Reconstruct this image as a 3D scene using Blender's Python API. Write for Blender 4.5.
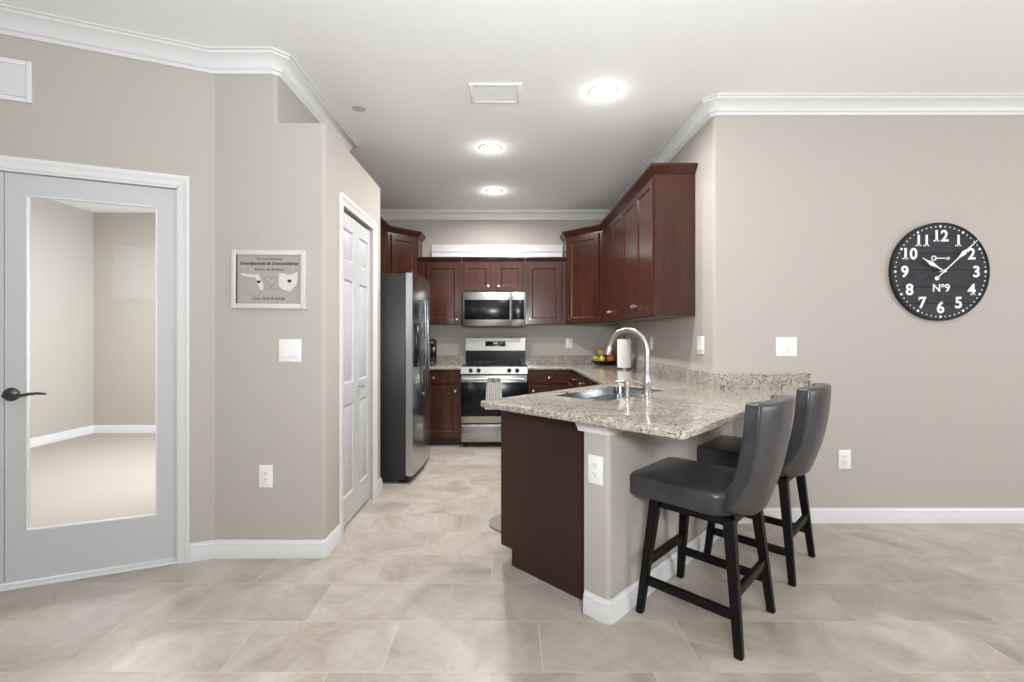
import bpy, bmesh, math, random
from mathutils import Vector, Matrix

# ---------------------------------------------------------------- scene, camera, light
for o in list(bpy.data.objects):
    bpy.data.objects.remove(o, do_unlink=True)
S = bpy.context.scene
COL = S.collection
R2 = math.sqrt(0.5)

cam_d = bpy.data.cameras.new('camera')
cam = bpy.data.objects.new('camera', cam_d)
COL.objects.link(cam)
cam.location = (0, 0, 1.25)
cam.rotation_euler = (math.pi / 2, 0, 0)
cam_d.sensor_width = 36.0
cam_d.lens = 455.0 / 1024.0 * 36.0
cam_d.shift_x = 6.0 / 1024.0
cam_d.shift_y = -5.0 / 1024.0
cam_d.clip_start = 0.05
S.camera = cam

W = bpy.data.worlds.new('world')
S.world = W
W.use_nodes = True
W.node_tree.nodes['Background'].inputs[0].default_value = (0.97, 0.985, 1.0, 1)
W.node_tree.nodes['Background'].inputs[1].default_value = 0.36

S.view_settings.view_transform = 'Standard'
S.view_settings.look = 'None'
S.view_settings.gamma = 1.0
S.view_settings.exposure = 0.0
S.view_settings.use_curve_mapping = False


def area_light(name, loc, target, sx, sy, power, col=(1, 0.97, 0.93), spread=180, shape='RECTANGLE'):
    d = bpy.data.lights.new(name, 'AREA')
    d.shape = shape
    d.size = sx
    if shape in ('RECTANGLE', 'ELLIPSE'):
        d.size_y = sy
    d.energy = power
    d.color = col
    d.spread = math.radians(spread)
    o = bpy.data.objects.new(name, d)
    COL.objects.link(o)
    o.location = loc
    v = Vector(target) - Vector(loc)
    o.rotation_euler = v.to_track_quat('-Z', 'Y').to_euler()
    return o


# daylight through the windows behind and to the right of the viewer
area_light('window_daylight_rear', (-1.15, -3.6, 2.25), (-1.0, 3, 1.2), 1.0, 0.8, 20, (0.94, 0.97, 1.0))
area_light('window_daylight_side', (5.9, 0.2, 1.35), (0.6, 2.2, 0.7), 2.0, 1.6, 62, (0.97, 0.985, 1.0))
# added fill by the camera, aimed up to brighten the ceiling like bounced flash
area_light('ceiling_fill', (0.3, -0.35, 1.6), (0.25, 1.5, 2.83), 0.5, 0.5, 84, (0.95, 0.98, 1.0), 170)
# unseen fill lamps added to brighten the small room behind the glass door
area_light('den_side_fill', (-1.95, 4.3, 1.5), (-5.3, 4.4, 1.3), 1.6, 1.5, 88, (0.92, 0.96, 1.0))
area_light('den_top_fill', (-3.7, 4.3, 2.7), (-3.7, 4.3, 0), 0.5, 0.5, 46, (0.92, 0.96, 1.0), 180, 'DISK')  # overhead fill added for the den walls, no fixture there
# ceiling cans of the kitchen and the dining side; bodies are built further down
CANS = [(-0.134, 3.824), (-0.131, 4.958), (0.628, 2.946)]
CEIL = 2.83
for (lx, ly), pd, pw in zip(CANS, (24, 25, 19), (1.4, 1.8, 1.2)):
    area_light('downlight_lamp', (lx, ly, CEIL - 0.022), (lx, ly, 0), 0.13, 0.13, pd, (1, 0.985, 0.96), 165, 'DISK')
    cl_ = bpy.data.lights.new('downlight_bulb', 'POINT')
    cl_.energy, cl_.color, cl_.shadow_soft_size = pw, (1, 0.985, 0.96), 0.045
    co_ = bpy.data.objects.new('downlight_bulb', cl_)
    COL.objects.link(co_)
    co_.location = (lx, ly, CEIL - 0.055)
pl = bpy.data.lights.new('dining_lamp', 'POINT')
pl.energy, pl.color, pl.shadow_soft_size = 41, (1, 0.985, 0.96), 0.11
plo = bpy.data.objects.new('dining_lamp', pl)
COL.objects.link(plo)
plo.location = (3.7, 0.7, 2.25)


# ---------------------------------------------------------------- materials
def lin(c):
    return tuple(((x / 255) / 12.92 if x / 255 <= 0.04045 else ((x / 255 + 0.055) / 1.055) ** 2.4) for x in c) + (1.0,)


class NT:
    def __init__(s, name):
        s.m = bpy.data.materials.new(name)
        s.m.use_nodes = True
        s.t = s.m.node_tree
        s.b = s.t.nodes['Principled BSDF']

    def n(s, typ, **kw):
        nd = s.t.nodes.new(typ)
        for k, v in kw.items():
            if k.startswith('i_'):
                key = k[2:]
                key = int(key) if key.isdigit() else key
                nd.inputs[key].default_value = v
            else:
                setattr(nd, k, v)
        return nd

    def l(s, a, b):
        s.t.links.new(a, b)

    def math(s, op, a, b=None, c=None):
        nd = s.t.nodes.new('ShaderNodeMath')
        nd.operation = op
        for i, v in enumerate((a, b, c)):
            if v is None:
                continue
            if isinstance(v, (int, float)):
                nd.inputs[i].default_value = v
            else:
                s.l(v, nd.inputs[i])
        return nd.outputs[0]

    def ramp(s, fac, stops, interp='LINEAR'):
        nd = s.t.nodes.new('ShaderNodeValToRGB')
        nd.color_ramp.interpolation = interp
        els = nd.color_ramp.elements
        while len(els) < len(stops):
            els.new(0.5)
        for e, (p, c) in zip(els, stops):
            e.position = p
            e.color = c if len(c) == 4 else lin(c)
        s.l(fac, nd.inputs[0])
        return nd.outputs[0]

    def mix(s, fac, a, b, mode='MIX'):
        nd = s.t.nodes.new('ShaderNodeMix')
        nd.data_type = 'RGBA'
        nd.blend_type = mode
        for sock, v in ((nd.inputs[0], fac), (nd.inputs[6], a), (nd.inputs[7], b)):
            if isinstance(v, (int, float)):
                sock.default_value = v
            elif isinstance(v, tuple):
                sock.default_value = v
            else:
                s.l(v, sock)
        return nd.outputs[2]

    def bump(s, h, strength=0.1, dist=0.01):
        nd = s.n('ShaderNodeBump', i_Strength=strength, i_Distance=dist)
        s.l(h, nd.inputs['Height'])
        s.l(nd.outputs[0], s.b.inputs['Normal'])

    def set(s, rough=None, metal=None, spec=None, coat=None, color=None):
        if rough is not None:
            s.b.inputs['Roughness'].default_value = rough
        if metal is not None:
            s.b.inputs['Metallic'].default_value = metal
        if spec is not None:
            s.b.inputs['Specular IOR Level'].default_value = spec
        if coat is not None:
            s.b.inputs['Coat Weight'].default_value = coat
            s.b.inputs['Coat Roughness'].default_value = 0.1
        if color is not None:
            s.b.inputs['Base Color'].default_value = lin(color)
        return s

    def coords(s, scale=(1, 1, 1), kind='Object', rot=(0, 0, 0)):
        tc = s.n('ShaderNodeTexCoord')
        mp = s.n('ShaderNodeMapping')
        mp.inputs['Scale'].default_value = scale
        mp.inputs['Rotation'].default_value = rot
        s.l(tc.outputs[kind], mp.inputs[0])
        return mp.outputs[0]


def plain(name, color, rough=0.5, metal=0.0, spec=0.5, var=0.03, scale=40, bump=0.0, coat=None):
    m = NT(name).set(rough, metal, spec, coat)
    nz = m.n('ShaderNodeTexNoise', i_Scale=scale, i_Detail=4.0)
    m.l(m.coords(), nz.inputs['Vector'])
    c = lin(color)
    lo = tuple(x * (1 - var) for x in c[:3]) + (1,)
    hi = tuple(min(1, x * (1 + var)) for x in c[:3]) + (1,)
    m.l(m.ramp(nz.outputs[0], [(0.3, lo), (0.7, hi)]), m.b.inputs['Base Color'])
    if bump:
        m.bump(nz.outputs[0], bump, 0.004)
    return m.m


M = {}
M['wall'] = plain('greige_wall_paint', (183, 177, 169), 0.75, spec=0.25, var=0.015, scale=90, bump=0.12)
M['ceil'] = plain('white_ceiling_paint', (244, 245, 246), 0.85, spec=0.1, var=0.01, scale=60, bump=0.08)
M['disc'] = plain('pale_grey_disc', (205, 205, 205), 0.8)
M['trim'] = plain('white_gloss_trim', (222, 222, 222), 0.35, var=0.01)
M['door'] = plain('white_door_paint', (196, 197, 198), 0.38, var=0.01)
M['plate'] = plain('white_plastic', (238, 238, 236), 0.3, var=0.01)
M['slot'] = plain('dark_slot', (70, 68, 66), 0.6)
M['black'] = plain('black_enamel', (13, 13, 14), 0.2, spec=0.3)
M['blackmatte'] = plain('matte_black_iron', (20, 20, 20), 0.55, bump=0.05)
M['leg'] = plain('black_stained_wood', (11, 10, 11), 0.45, spec=0.25, var=0.1)
M['chrome'] = plain('brushed_nickel', (196, 194, 190), 0.3, 1.0)
M['pewter'] = plain('dark_pewter', (98, 96, 94), 0.3, 1.0)
M['caseside'] = plain('charcoal_fridge_side', (27, 27, 28), 0.42, var=0.05, bump=0.04)
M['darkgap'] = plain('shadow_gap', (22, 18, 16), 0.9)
M['carpet'] = plain('beige_carpet', (176, 167, 158), 0.95, spec=0.05, var=0.12, scale=220, bump=0.6)
M['paper'] = plain('paper_towel', (240, 238, 232), 0.9, spec=0.1, var=0.02, scale=150, bump=0.2)
M['frame'] = plain('whitewashed_frame', (212, 206, 198), 0.55, var=0.02)
M['print'] = plain('grey_print_paper', (166, 160, 156), 0.6, var=0.05, scale=25)
M['ink'] = plain('dark_ink', (52, 46, 44), 0.7)
M['map'] = plain('pale_map_paper', (212, 208, 203), 0.6)
M['line'] = plain('grey_line_ink', (136, 131, 127), 0.7)
M['white'] = plain('white_ink', (236, 236, 234), 0.5, var=0.01)
M['mat'] = plain('grey_floor_mat', (150, 142, 132), 0.8, var=0.06, scale=120, bump=0.3)


def glass_mat():
    m = NT('clear_door_glass')
    t = m.t
    tr = m.n('ShaderNodeBsdfTransparent')
    tr.inputs[0].default_value = (0.97, 0.975, 0.97, 1)
    gl = m.n('ShaderNodeBsdfGlossy')
    gl.inputs['Roughness'].default_value = 0.02
    lw = m.n('ShaderNodeLayerWeight', i_Blend=0.12)
    mx = m.n('ShaderNodeMixShader')
    m.l(lw.outputs['Fresnel'], mx.inputs[0])
    m.l(tr.outputs[0], mx.inputs[1])
    m.l(gl.outputs[0], mx.inputs[2])
    m.l(mx.outputs[0], t.nodes['Material Output'].inputs[0])
    return m.m


M['glass'] = glass_mat()


def emit_mat():
    m = NT('lamp_lens')
    m.b.inputs['Emission Color'].default_value = (1, 0.97, 0.92, 1)
    m.b.inputs['Emission Strength'].default_value = 9.0
    return m.m


M['lens'] = emit_mat()


def display_mat():
    m = NT('lit_clock_display').set(0.2, color=(20, 24, 28))
    m.b.inputs['Emission Color'].default_value = (0.8, 0.95, 1.0, 1)
    m.b.inputs['Emission Strength'].default_value = 1.2
    return m.m


M['display'] = display_mat()


def steel_mat(name='brushed_steel', c=(180, 178, 175), rough=0.28, axis=(1, 90, 90)):
    m = NT(name).set(rough, 1.0)
    nz = m.n('ShaderNodeTexNoise', i_Scale=6.0, i_Detail=3.0)
    m.l(m.coords(axis), nz.inputs['Vector'])
    a = lin(c)
    lo = tuple(x * 0.86 for x in a[:3]) + (1,)
    m.l(m.ramp(nz.outputs[0], [(0.3, lo), (0.7, a)]), m.b.inputs['Base Color'])
    m.l(m.ramp(nz.outputs[0], [(0.2, (rough - 0.06,) * 3 + (1,)), (0.8, (rough + 0.08,) * 3 + (1,))]), m.b.inputs['Roughness'])
    return m.m


M['steel'] = steel_mat()
M['fridgesteel'] = steel_mat('fridge_steel', (190, 192, 194), 0.2, (60, 60, 1))
M['handlesteel'] = steel_mat('dark_handle_steel', (130, 132, 135), 0.2, (60, 60, 1))
M['sinksteel'] = steel_mat('sink_steel', (146, 148, 151), 0.22, (30, 30, 30))


def wood_mat(name, dark, light, rough=0.32, grain=(14, 14, 1.1), coat=0.25):
    m = NT(name).set(rough, coat=coat, spec=0.25)
    v = m.coords(grain)
    nz = m.n('ShaderNodeTexNoise', i_Scale=2.2, i_Detail=3.0, i_Distortion=0.15)
    m.l(v, nz.inputs['Vector'])
    n2 = m.n('ShaderNodeTexNoise', i_Scale=3.0, i_Detail=2.0)
    m.l(m.coords((1.3, 1.3, 0.7)), n2.inputs['Vector'])
    mid = tuple((a + b) / 2 for a, b in zip(dark, light))
    c = m.ramp(nz.outputs[0], [(0.28, dark), (0.5, mid), (0.72, light)])
    c2 = m.ramp(n2.outputs[0], [(0.3, (0.82, 0.82, 0.82, 1)), (0.7, (1.12, 1.1, 1.08, 1))])
    m.l(m.mix(1.0, c, c2, 'MULTIPLY'), m.b.inputs['Base Color'])
    return m.m


M['wood'] = wood_mat('cherry_stained_maple', (62, 35, 25), (77, 45, 33), 0.24, (10, 10, 1.0), 0.14)
M['woodpanel'] = wood_mat('cherry_end_panel', (62, 39, 30), (72, 46, 36), 0.38, (20, 20, 0.8), 0.1)
M['woodlow'] = wood_mat('dark_cherry_base_panel', (56, 37, 30), (63, 42, 34), 0.4, (26, 26, 0.8), 0.08)


def granite_mat():
    m = NT('speckled_granite').set(0.1, spec=0.5)
    v = m.coords((1, 1, 1))
    big = m.n('ShaderNodeTexNoise', i_Scale=7.0, i_Detail=5.0, i_Distortion=0.7)
    m.l(m.coords((0.6, 2.4, 1.0)), big.inputs['Vector'])
    base = m.ramp(big.outputs[0], [(0.30, (150, 142, 132)), (0.45, (182, 174, 163)), (0.6, (200, 193, 183)), (0.78, (168, 159, 149))])
    med = m.n('ShaderNodeTexNoise', i_Scale=55.0, i_Detail=4.0, i_Roughness=0.65)
    m.l(v, med.inputs['Vector'])
    medc = m.ramp(med.outputs[0], [(0.36, (92, 85, 77)), (0.45, (164, 154, 141)), (0.56, (202, 195, 185)), (0.7, (216, 211, 203))])
    c = m.mix(1.0, m.mix(0.5, base, medc), (0.85, 0.86, 0.835, 1), 'MULTIPLY')
    vo = m.n('ShaderNodeTexVoronoi', i_Scale=120.0, i_Randomness=1.0)
    m.l(v, vo.inputs['Vector'])
    sp = m.n('ShaderNodeTexNoise', i_Scale=130.0, i_Detail=2.0)
    m.l(v, sp.inputs['Vector'])
    big2 = m.n('ShaderNodeTexNoise', i_Scale=13.0, i_Detail=3.0)
    m.l(v, big2.inputs['Vector'])
    k = m.math('ADD', sp.outputs[0], m.math('MULTIPLY', m.math('SUBTRACT', big2.outputs[0], 0.5), 0.35))
    dark = m.ramp(k, [(0.36, (1, 1, 1, 1)), (0.41, (0, 0, 0, 1))])
    c = m.mix(dark, c, lin((52, 45, 41)))
    tan = m.ramp(vo.outputs['Color'], [(0.86, (0, 0, 0, 1)), (0.9, (1, 1, 1, 1))])
    c = m.mix(m.math('MULTIPLY', tan, 0.55), c, lin((138, 104, 76)))
    m.l(c, m.b.inputs['Base Color'])
    return m.m


M['granite'] = granite_mat()


def leather_mat():
    m = NT('charcoal_leather').set(0.3, spec=0.6)
    nz = m.n('ShaderNodeTexNoise', i_Scale=9.0, i_Detail=5.0)
    m.l(m.coords(), nz.inputs['Vector'])
    m.l(m.ramp(nz.outputs[0], [(0.3, (47, 47, 50)), (0.7, (61, 61, 66))]), m.b.inputs['Base Color'])
    vo = m.n('ShaderNodeTexVoronoi', i_Scale=260.0)
    m.l(m.coords(), vo.inputs['Vector'])
    m.bump(vo.outputs[0], 0.12, 0.002)
    return m.m


M['leather'] = leather_mat()


def tile_mat():
    m = NT('porcelain_floor_tile').set(0.34, spec=0.4)
    tc = m.n('ShaderNodeTexCoord')
    sx = m.n('ShaderNodeSeparateXYZ')
    m.l(tc.outputs['Object'], sx.inputs[0])
    TW, TH = 0.604, 0.303
    ry = m.math('DIVIDE', m.math('SUBTRACT', sx.outputs[1], 2.298), TH)
    row = m.math('FLOOR', ry)
    fy = m.math('SUBTRACT', ry, row)
    off = m.math('MULTIPLY_ADD', row, 0.195, 0.529)
    rx = m.math('DIVIDE', m.math('SUBTRACT', sx.outputs[0], off), TW)
    colm = m.math('FLOOR', rx)
    fx = m.math('SUBTRACT', rx, colm)
    dx = m.math('MULTIPLY', m.math('MINIMUM', fx, m.math('SUBTRACT', 1.0, fx)), TW)
    dy = m.math('MULTIPLY', m.math('MINIMUM', fy, m.math('SUBTRACT', 1.0, fy)), TH)
    d = m.math('MINIMUM', dx, dy)
    grout = m.ramp(d, [(0.0019, (1, 1, 1, 1)), (0.0032, (0, 0, 0, 1))])
    cb = m.n('ShaderNodeCombineXYZ')
    m.l(colm, cb.inputs[0])
    m.l(row, cb.inputs[1])
    wn = m.n('ShaderNodeTexWhiteNoise', noise_dimensions='3D')
    m.l(cb.outputs[0], wn.inputs['Vector'])
    sc = m.n('ShaderNodeVectorMath', operation='SCALE')
    m.l(wn.outputs['Color'], sc.inputs[0])
    sc.inputs['Scale'].default_value = 17.0
    ad = m.n('ShaderNodeVectorMath', operation='ADD')
    m.l(tc.outputs['Object'], ad.inputs[0])
    m.l(sc.outputs[0], ad.inputs[1])
    cl = m.n('ShaderNodeTexNoise', i_Scale=2.6, i_Detail=6.0, i_Roughness=0.58, i_Distortion=1.3)
    m.l(ad.outputs[0], cl.inputs['Vector'])
    fine = m.n('ShaderNodeTexNoise', i_Scale=34.0, i_Detail=5.0)
    m.l(ad.outputs[0], fine.inputs['Vector'])
    c = m.ramp(cl.outputs[0], [(0.26, (148, 138, 126)), (0.44, (175, 165, 152)), (0.60, (190, 181, 169)), (0.78, (208, 200, 190))])
    c = m.mix(0.12, c, m.ramp(fine.outputs[0], [(0.3, (150, 138, 124)), (0.7, (212, 202, 190))]))
    tv = m.ramp(wn.outputs['Value'], [(0.0, (0.92, 0.92, 0.92, 1)), (1.0, (1.04, 1.04, 1.04, 1))])
    c = m.mix(1.0, c, tv, 'MULTIPLY')
    vn = m.n('ShaderNodeTexNoise', i_Scale=1.6, i_Detail=3.0, i_Distortion=2.2)
    m.l(ad.outputs[0], vn.inputs['Vector'])
    vein = m.ramp(m.math('ABSOLUTE', m.math('SUBTRACT', vn.outputs[0], 0.5)), [(0.0, (1, 1, 1, 1)), (0.012, (0, 0, 0, 1))])
    c = m.mix(m.math('MULTIPLY', vein, 0.07), c, lin((222, 213, 200)))
    c = m.mix(m.math('MULTIPLY', grout, 0.75), c, lin((206, 196, 182)))
    m.l(c, m.b.inputs['Base Color'])
    m.l(m.ramp(grout, [(0, (0.34,) * 3 + (1,)), (1, (0.8,) * 3 + (1,))]), m.b.inputs['Roughness'])
    m.bump(m.math('SUBTRACT', m.math('MULTIPLY', cl.outputs[0], 0.1), grout), 0.15, 0.002)
    return m.m


M['tile'] = tile_mat()


def clock_mat():
    m = NT('charcoal_planks').set(0.7, spec=0.2)
    tc = m.n('ShaderNodeTexCoord')
    sx = m.n('ShaderNodeSeparateXYZ')
    m.l(tc.outputs['Object'], sx.inputs[0])
    r = m.math('DIVIDE', m.math('ADD', sx.outputs[2], 1.0), 0.112)
    row = m.math('FLOOR', r)
    f = m.math('SUBTRACT', r, row)
    line = m.ramp(f, [(0.03, (1, 1, 1, 1)), (0.06, (0, 0, 0, 1))])
    wn = m.n('ShaderNodeTexWhiteNoise', noise_dimensions='1D')
    m.l(row, wn.inputs['W'])
    nz = m.n('ShaderNodeTexNoise', i_Scale=12.0, i_Detail=5.0)
    m.l(m.coords((1, 1, 12)), nz.inputs['Vector'])
    c = m.ramp(nz.outputs[0], [(0.3, (48, 48, 53)), (0.7, (66, 66, 71))])
    c = m.mix(1.0, c, m.ramp(wn.outputs[0], [(0, (0.85,) * 3 + (1,)), (1, (1.15,) * 3 + (1,))]), 'MULTIPLY')
    c = m.mix(line, c, lin((26, 26, 28)))
    m.l(c, m.b.inputs['Base Color'])
    return m.m


M['planks'] = clock_mat()


def towel_mat():
    m = NT('striped_dish_towel').set(0.95, spec=0.05)
    wv = m.n('ShaderNodeTexWave', i_Scale=14.0, i_Distortion=0.4)
    m.l(m.coords((1, 0.01, 0.01)), wv.inputs['Vector'])
    c = m.ramp(wv.outputs[0], [(0.2, (150, 148, 144)), (0.6, (206, 204, 200))])
    tc = m.n('ShaderNodeTexCoord')
    sx = m.n('ShaderNodeSeparateXYZ')
    m.l(tc.outputs['Object'], sx.inputs[0])
    band = m.ramp(sx.outputs[2], [(0.738, (0, 0, 0, 1)), (0.742, (1, 1, 1, 1))])
    nz = m.n('ShaderNodeTexNoise', i_Scale=60.0, i_Detail=2.0)
    m.l(tc.outputs['Object'], nz.inputs['Vector'])
    c = m.mix(band, c, m.ramp(nz.outputs[0], [(0.42, (52, 50, 48)), (0.56, (168, 165, 160))]))
    m.l(c, m.b.inputs['Base Color'])
    return m.m


M['towel'] = towel_mat()


# ---------------------------------------------------------------- mesh helpers
def merge(bm, t, mat=None):
    if mat is not None:
        t.transform(mat)
    me = bpy.data.meshes.new('tmp')
    t.to_mesh(me)
    t.free()
    bm.from_mesh(me)
    bpy.data.meshes.remove(me)


def B():
    return bmesh.new()


def box(bm, x0, x1, y0, y1, z0, z1, r=0.0, seg=2, mat=None):
    t = bmesh.new()
    bmesh.ops.create_cube(t, size=1.0)
    t.transform(Matrix.Translation(((x0 + x1) / 2, (y0 + y1) / 2, (z0 + z1) / 2)) @ Matrix.Diagonal((abs(x1 - x0), abs(y1 - y0), abs(z1 - z0), 1)))
    if r > 0:
        bmesh.ops.bevel(t, geom=list(t.edges), offset=r, segments=seg, profile=0.5, affect='EDGES')
    merge(bm, t, mat)
    return bm


def prism(bm, poly, z0, z1, mat=None):
    n = len(poly)
    area = sum(poly[i][0] * poly[(i + 1) % n][1] - poly[(i + 1) % n][0] * poly[i][1] for i in range(n))
    if area < 0:
        poly = poly[::-1]
    t = bmesh.new()
    lo = [t.verts.new((p[0], p[1], z0)) for p in poly]
    hi = [t.verts.new((p[0], p[1], z1)) for p in poly]
    t.faces.new(lo[::-1])
    t.faces.new(hi)
    for i in range(n):
        j = (i + 1) % n
        t.faces.new((lo[i], lo[j], hi[j], hi[i]))
    merge(bm, t, mat)
    return bm


def lathe(bm, prof, seg=32, mat=None):
    """profile of (radius, z), about z, closed at both ends"""
    t = bmesh.new()
    rings = []
    for r, z in prof:
        if r < 1e-6:
            rings.append([t.verts.new((0, 0, z))])
        else:
            rings.append([t.verts.new((r * math.cos(2 * math.pi * k / seg), r * math.sin(2 * math.pi * k / seg), z)) for k in range(seg)])
    for a, b in zip(rings, rings[1:]):
        for k in range(seg):
            j = (k + 1) % seg
            if len(a) == 1 and len(b) == 1:
                continue
            if len(a) == 1:
                t.faces.new((a[0], b[j], b[k]))
            elif len(b) == 1:
                t.faces.new((a[k], a[j], b[0]))
            else:
                t.faces.new((a[k], a[j], b[j], b[k]))
    if len(rings[0]) > 1:
        t.faces.new(rings[0][::-1])
    if len(rings[-1]) > 1:
        t.faces.new(rings[-1])
    bmesh.ops.recalc_face_normals(t, faces=t.faces)
    merge(bm, t, mat)
    return bm


def cyl(bm, p, q, r, seg=20, r2=None):
    p, q = Vector(p), Vector(q)
    L = (q - p).length
    m = Matrix.Translation(p) @ (q - p).to_track_quat('Z', 'Y').to_matrix().to_4x4()
    return lathe(bm, [(r, 0), (r if r2 is None else r2, L)], seg, m)


def tube(bm, pts, rad, seg=12, closed=False):
    pts = [Vector(p) for p in pts]
    n = len(pts)
    rads = rad if isinstance(rad, (list, tuple)) else [rad] * n
    t = bmesh.new()
    rings = []
    prev = None
    for i, p in enumerate(pts):
        if closed:
            d = pts[(i + 1) % n] - pts[i - 1]
        else:
            d = pts[min(i + 1, n - 1)] - pts[max(i - 1, 0)]
        d.normalize()
        if prev is None:
            a = Vector((0, 0, 1)) if abs(d.z) < 0.9 else Vector((1, 0, 0))
            u = d.cross(a).normalized()
        else:
            u = (prev - d * prev.dot(d)).normalized()
        prev = u
        v = d.cross(u)
        rings.append([t.verts.new(p + (u * math.cos(2 * math.pi * k / seg) + v * math.sin(2 * math.pi * k / seg)) * rads[i]) for k in range(seg)])
    pairs = list(zip(rings, rings[1:])) + ([(rings[-1], rings[0])] if closed else [])
    for a, b in pairs:
        for k in range(seg):
            j = (k + 1) % seg
            t.faces.new((a[k], a[j], b[j], b[k]))
    if not closed:
        t.faces.new(rings[0][::-1])
        t.faces.new(rings[-1])
    bmesh.ops.recalc_face_normals(t, faces=t.faces)
    merge(bm, t)
    return bm


def sweep(bm, path, prof, mat=None):
    """sweep a closed profile of (out, z) along a plan path, mitred; out is to the right of travel"""
    n = len(path)
    P = [Vector((p[0], p[1])) for p in path]
    nr = []
    for i in range(n - 1):
        d = (P[i + 1] - P[i]).normalized()
        nr.append(Vector((d.y, -d.x)))
    t = bmesh.new()
    rings = []
    for i in range(n):
        if i == 0:
            m = nr[0]
        elif i == n - 1:
            m = nr[-1]
        else:
            m = (nr[i - 1] + nr[i]) / (1 + nr[i - 1].dot(nr[i]))
        rings.append([t.verts.new((P[i].x + m.x * o, P[i].y + m.y * o, z)) for o, z in prof])
    k = len(prof)
    for a, b in zip(rings, rings[1:]):
        for i in range(k):
            j = (i + 1) % k
            t.faces.new((a[i], a[j], b[j], b[i]))
    t.faces.new(rings[0][::-1])
    t.faces.new(rings[-1])
    bmesh.ops.recalc_face_normals(t, faces=t.faces)
    merge(bm, t, mat)
    return bm


def arc(cx, cy, r, a0, a1, n=5):
    return [(cx + r * math.cos(math.radians(a0 + (a1 - a0) * i / n)), cy + r * math.sin(math.radians(a0 + (a1 - a0) * i / n))) for i in range(n + 1)]


def fillet(poly, idx_r, n=6):
    """round chosen corners of a polygon: idx_r = {index: radius}"""
    out = []
    N = len(poly)
    for i, p in enumerate(poly):
        if i not in idx_r:
            out.append(tuple(p))
            continue
        p = Vector(p)
        a = (Vector(poly[i - 1]) - p).normalized()
        b = (Vector(poly[(i + 1) % N]) - p).normalized()
        ang = a.angle(b)
        r = idx_r[i]
        L = r / math.tan(ang / 2)
        c = p + (a + b).normalized() * (r / math.sin(ang / 2))
        s, e = p + a * L - c, p + b * L - c
        for k in range(n + 1):
            f = k / n
            om = s.angle(e)
            v = (s * math.sin((1 - f) * om) + e * math.sin(f * om)) / math.sin(om)
            out.append((c.x + v.x, c.y + v.y))
    return out


def obj(name, bm, mat, parent=None, smooth=35, label=None):
    me = bpy.data.meshes.new(name)
    bmesh.ops.remove_doubles(bm, verts=bm.verts, dist=1e-6)
    bm.to_mesh(me)
    bm.free()
    me.materials.append(M[mat] if isinstance(mat, str) else mat)
    if smooth:
        me.polygons.foreach_set('use_smooth', [True] * len(me.polygons))
        me.set_sharp_from_angle(angle=math.radians(smooth))
    o = bpy.data.objects.new(name, me)
    COL.objects.link(o)
    if parent is not None:
        o.parent = parent
    if label:
        o['label'] = label
    return o


def tag(o, label, cat, group=None):
    o['label'] = label
    o['category'] = cat
    if group:
        o['group'] = group
    return o


def thing(name, label, cat, loc=(0, 0, 0), rz=0.0, group=None):
    o = bpy.data.objects.new(name, None)
    o.empty_display_size = 0.1
    COL.objects.link(o)
    o.location = loc
    o.rotation_euler = (0, 0, math.radians(rz))
    return tag(o, label, cat, group)


def struct(name, bm, mat, parent=None, smooth=35):
    o = obj(name, bm, mat, parent, smooth)
    if parent is None:
        o['kind'] = 'structure'
    return o


def copy_thing(src, loc, rz, label, group=None):
    r = src.copy()
    COL.objects.link(r)
    r.location = loc
    r.rotation_euler = (0, 0, math.radians(rz))
    r['label'] = label
    if group:
        r['group'] = group
    for ch in list(src.children):
        c = ch.copy()
        COL.objects.link(c)
        c.parent = r
        for g in list(ch.children):
            d = g.copy()
            COL.objects.link(d)
            d.parent = c
    return r


def text_bm(txt, size, depth=0.0015, shear=0.0, offset=0.0, space=1.0):
    """text standing upright in the xz plane, facing -y, centred"""
    cu = bpy.data.curves.new('txt', 'FONT')
    cu.body = txt
    cu.size = size
    cu.extrude = depth
    cu.offset = offset
    cu.shear = shear
    cu.space_character = space
    cu.align_x = 'CENTER'
    cu.align_y = 'CENTER'
    cu.resolution_u = 4
    ob = bpy.data.objects.new('txt', cu)
    COL.objects.link(ob)
    bpy.context.view_layer.update()
    me = bpy.data.meshes.new_from_object(ob.evaluated_get(bpy.context.evaluated_depsgraph_get()))
    bpy.data.objects.remove(ob)
    bm = bmesh.new()
    bm.from_mesh(me)
    bpy.data.meshes.remove(me)
    if len(bm.verts):
        xs = [v.co.x for v in bm.verts]
        ys = [v.co.y for v in bm.verts]
        bm.transform(Matrix.Translation((-(min(xs) + max(xs)) / 2, -(min(ys) + max(ys)) / 2, 0)))
    bm.transform(Matrix.Rotation(math.pi / 2, 4, 'X'))
    return bm


def uv(u, v):
    return ((u + v) * R2, (u - v) * R2)


# ---------------------------------------------------------------- room shell
YB, XR, YC = 5.77, 1.39, 3.048        # back wall, kitchen right wall, clock wall
XL = -1.65                            # kitchen left wall
PX, PY0, PY1, PZ = -1.0226, 2.57, 3.70, 2.453   # pantry box
UX, UY1 = -1.297, 3.674               # bulkhead above the pantry box
CX, CY = -1.644, 2.57                 # corner where the angled wall meets the pantry front
AR = math.radians(22.5)
AM = Matrix.Translation((CX, CY, 0)) @ Matrix.Rotation(AR, 4, 'Z')


def A2(t, off=0.0):
    """plan point on the angled wall, t metres along (negative to the left), off metres towards the room"""
    p = AM @ Vector((t, -off, 0))
    return (p.x, p.y)


o = struct('floor', box(B(), -3.6, 7.0, -4.5, YB, -0.1, 0.0), 'tile')
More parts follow.
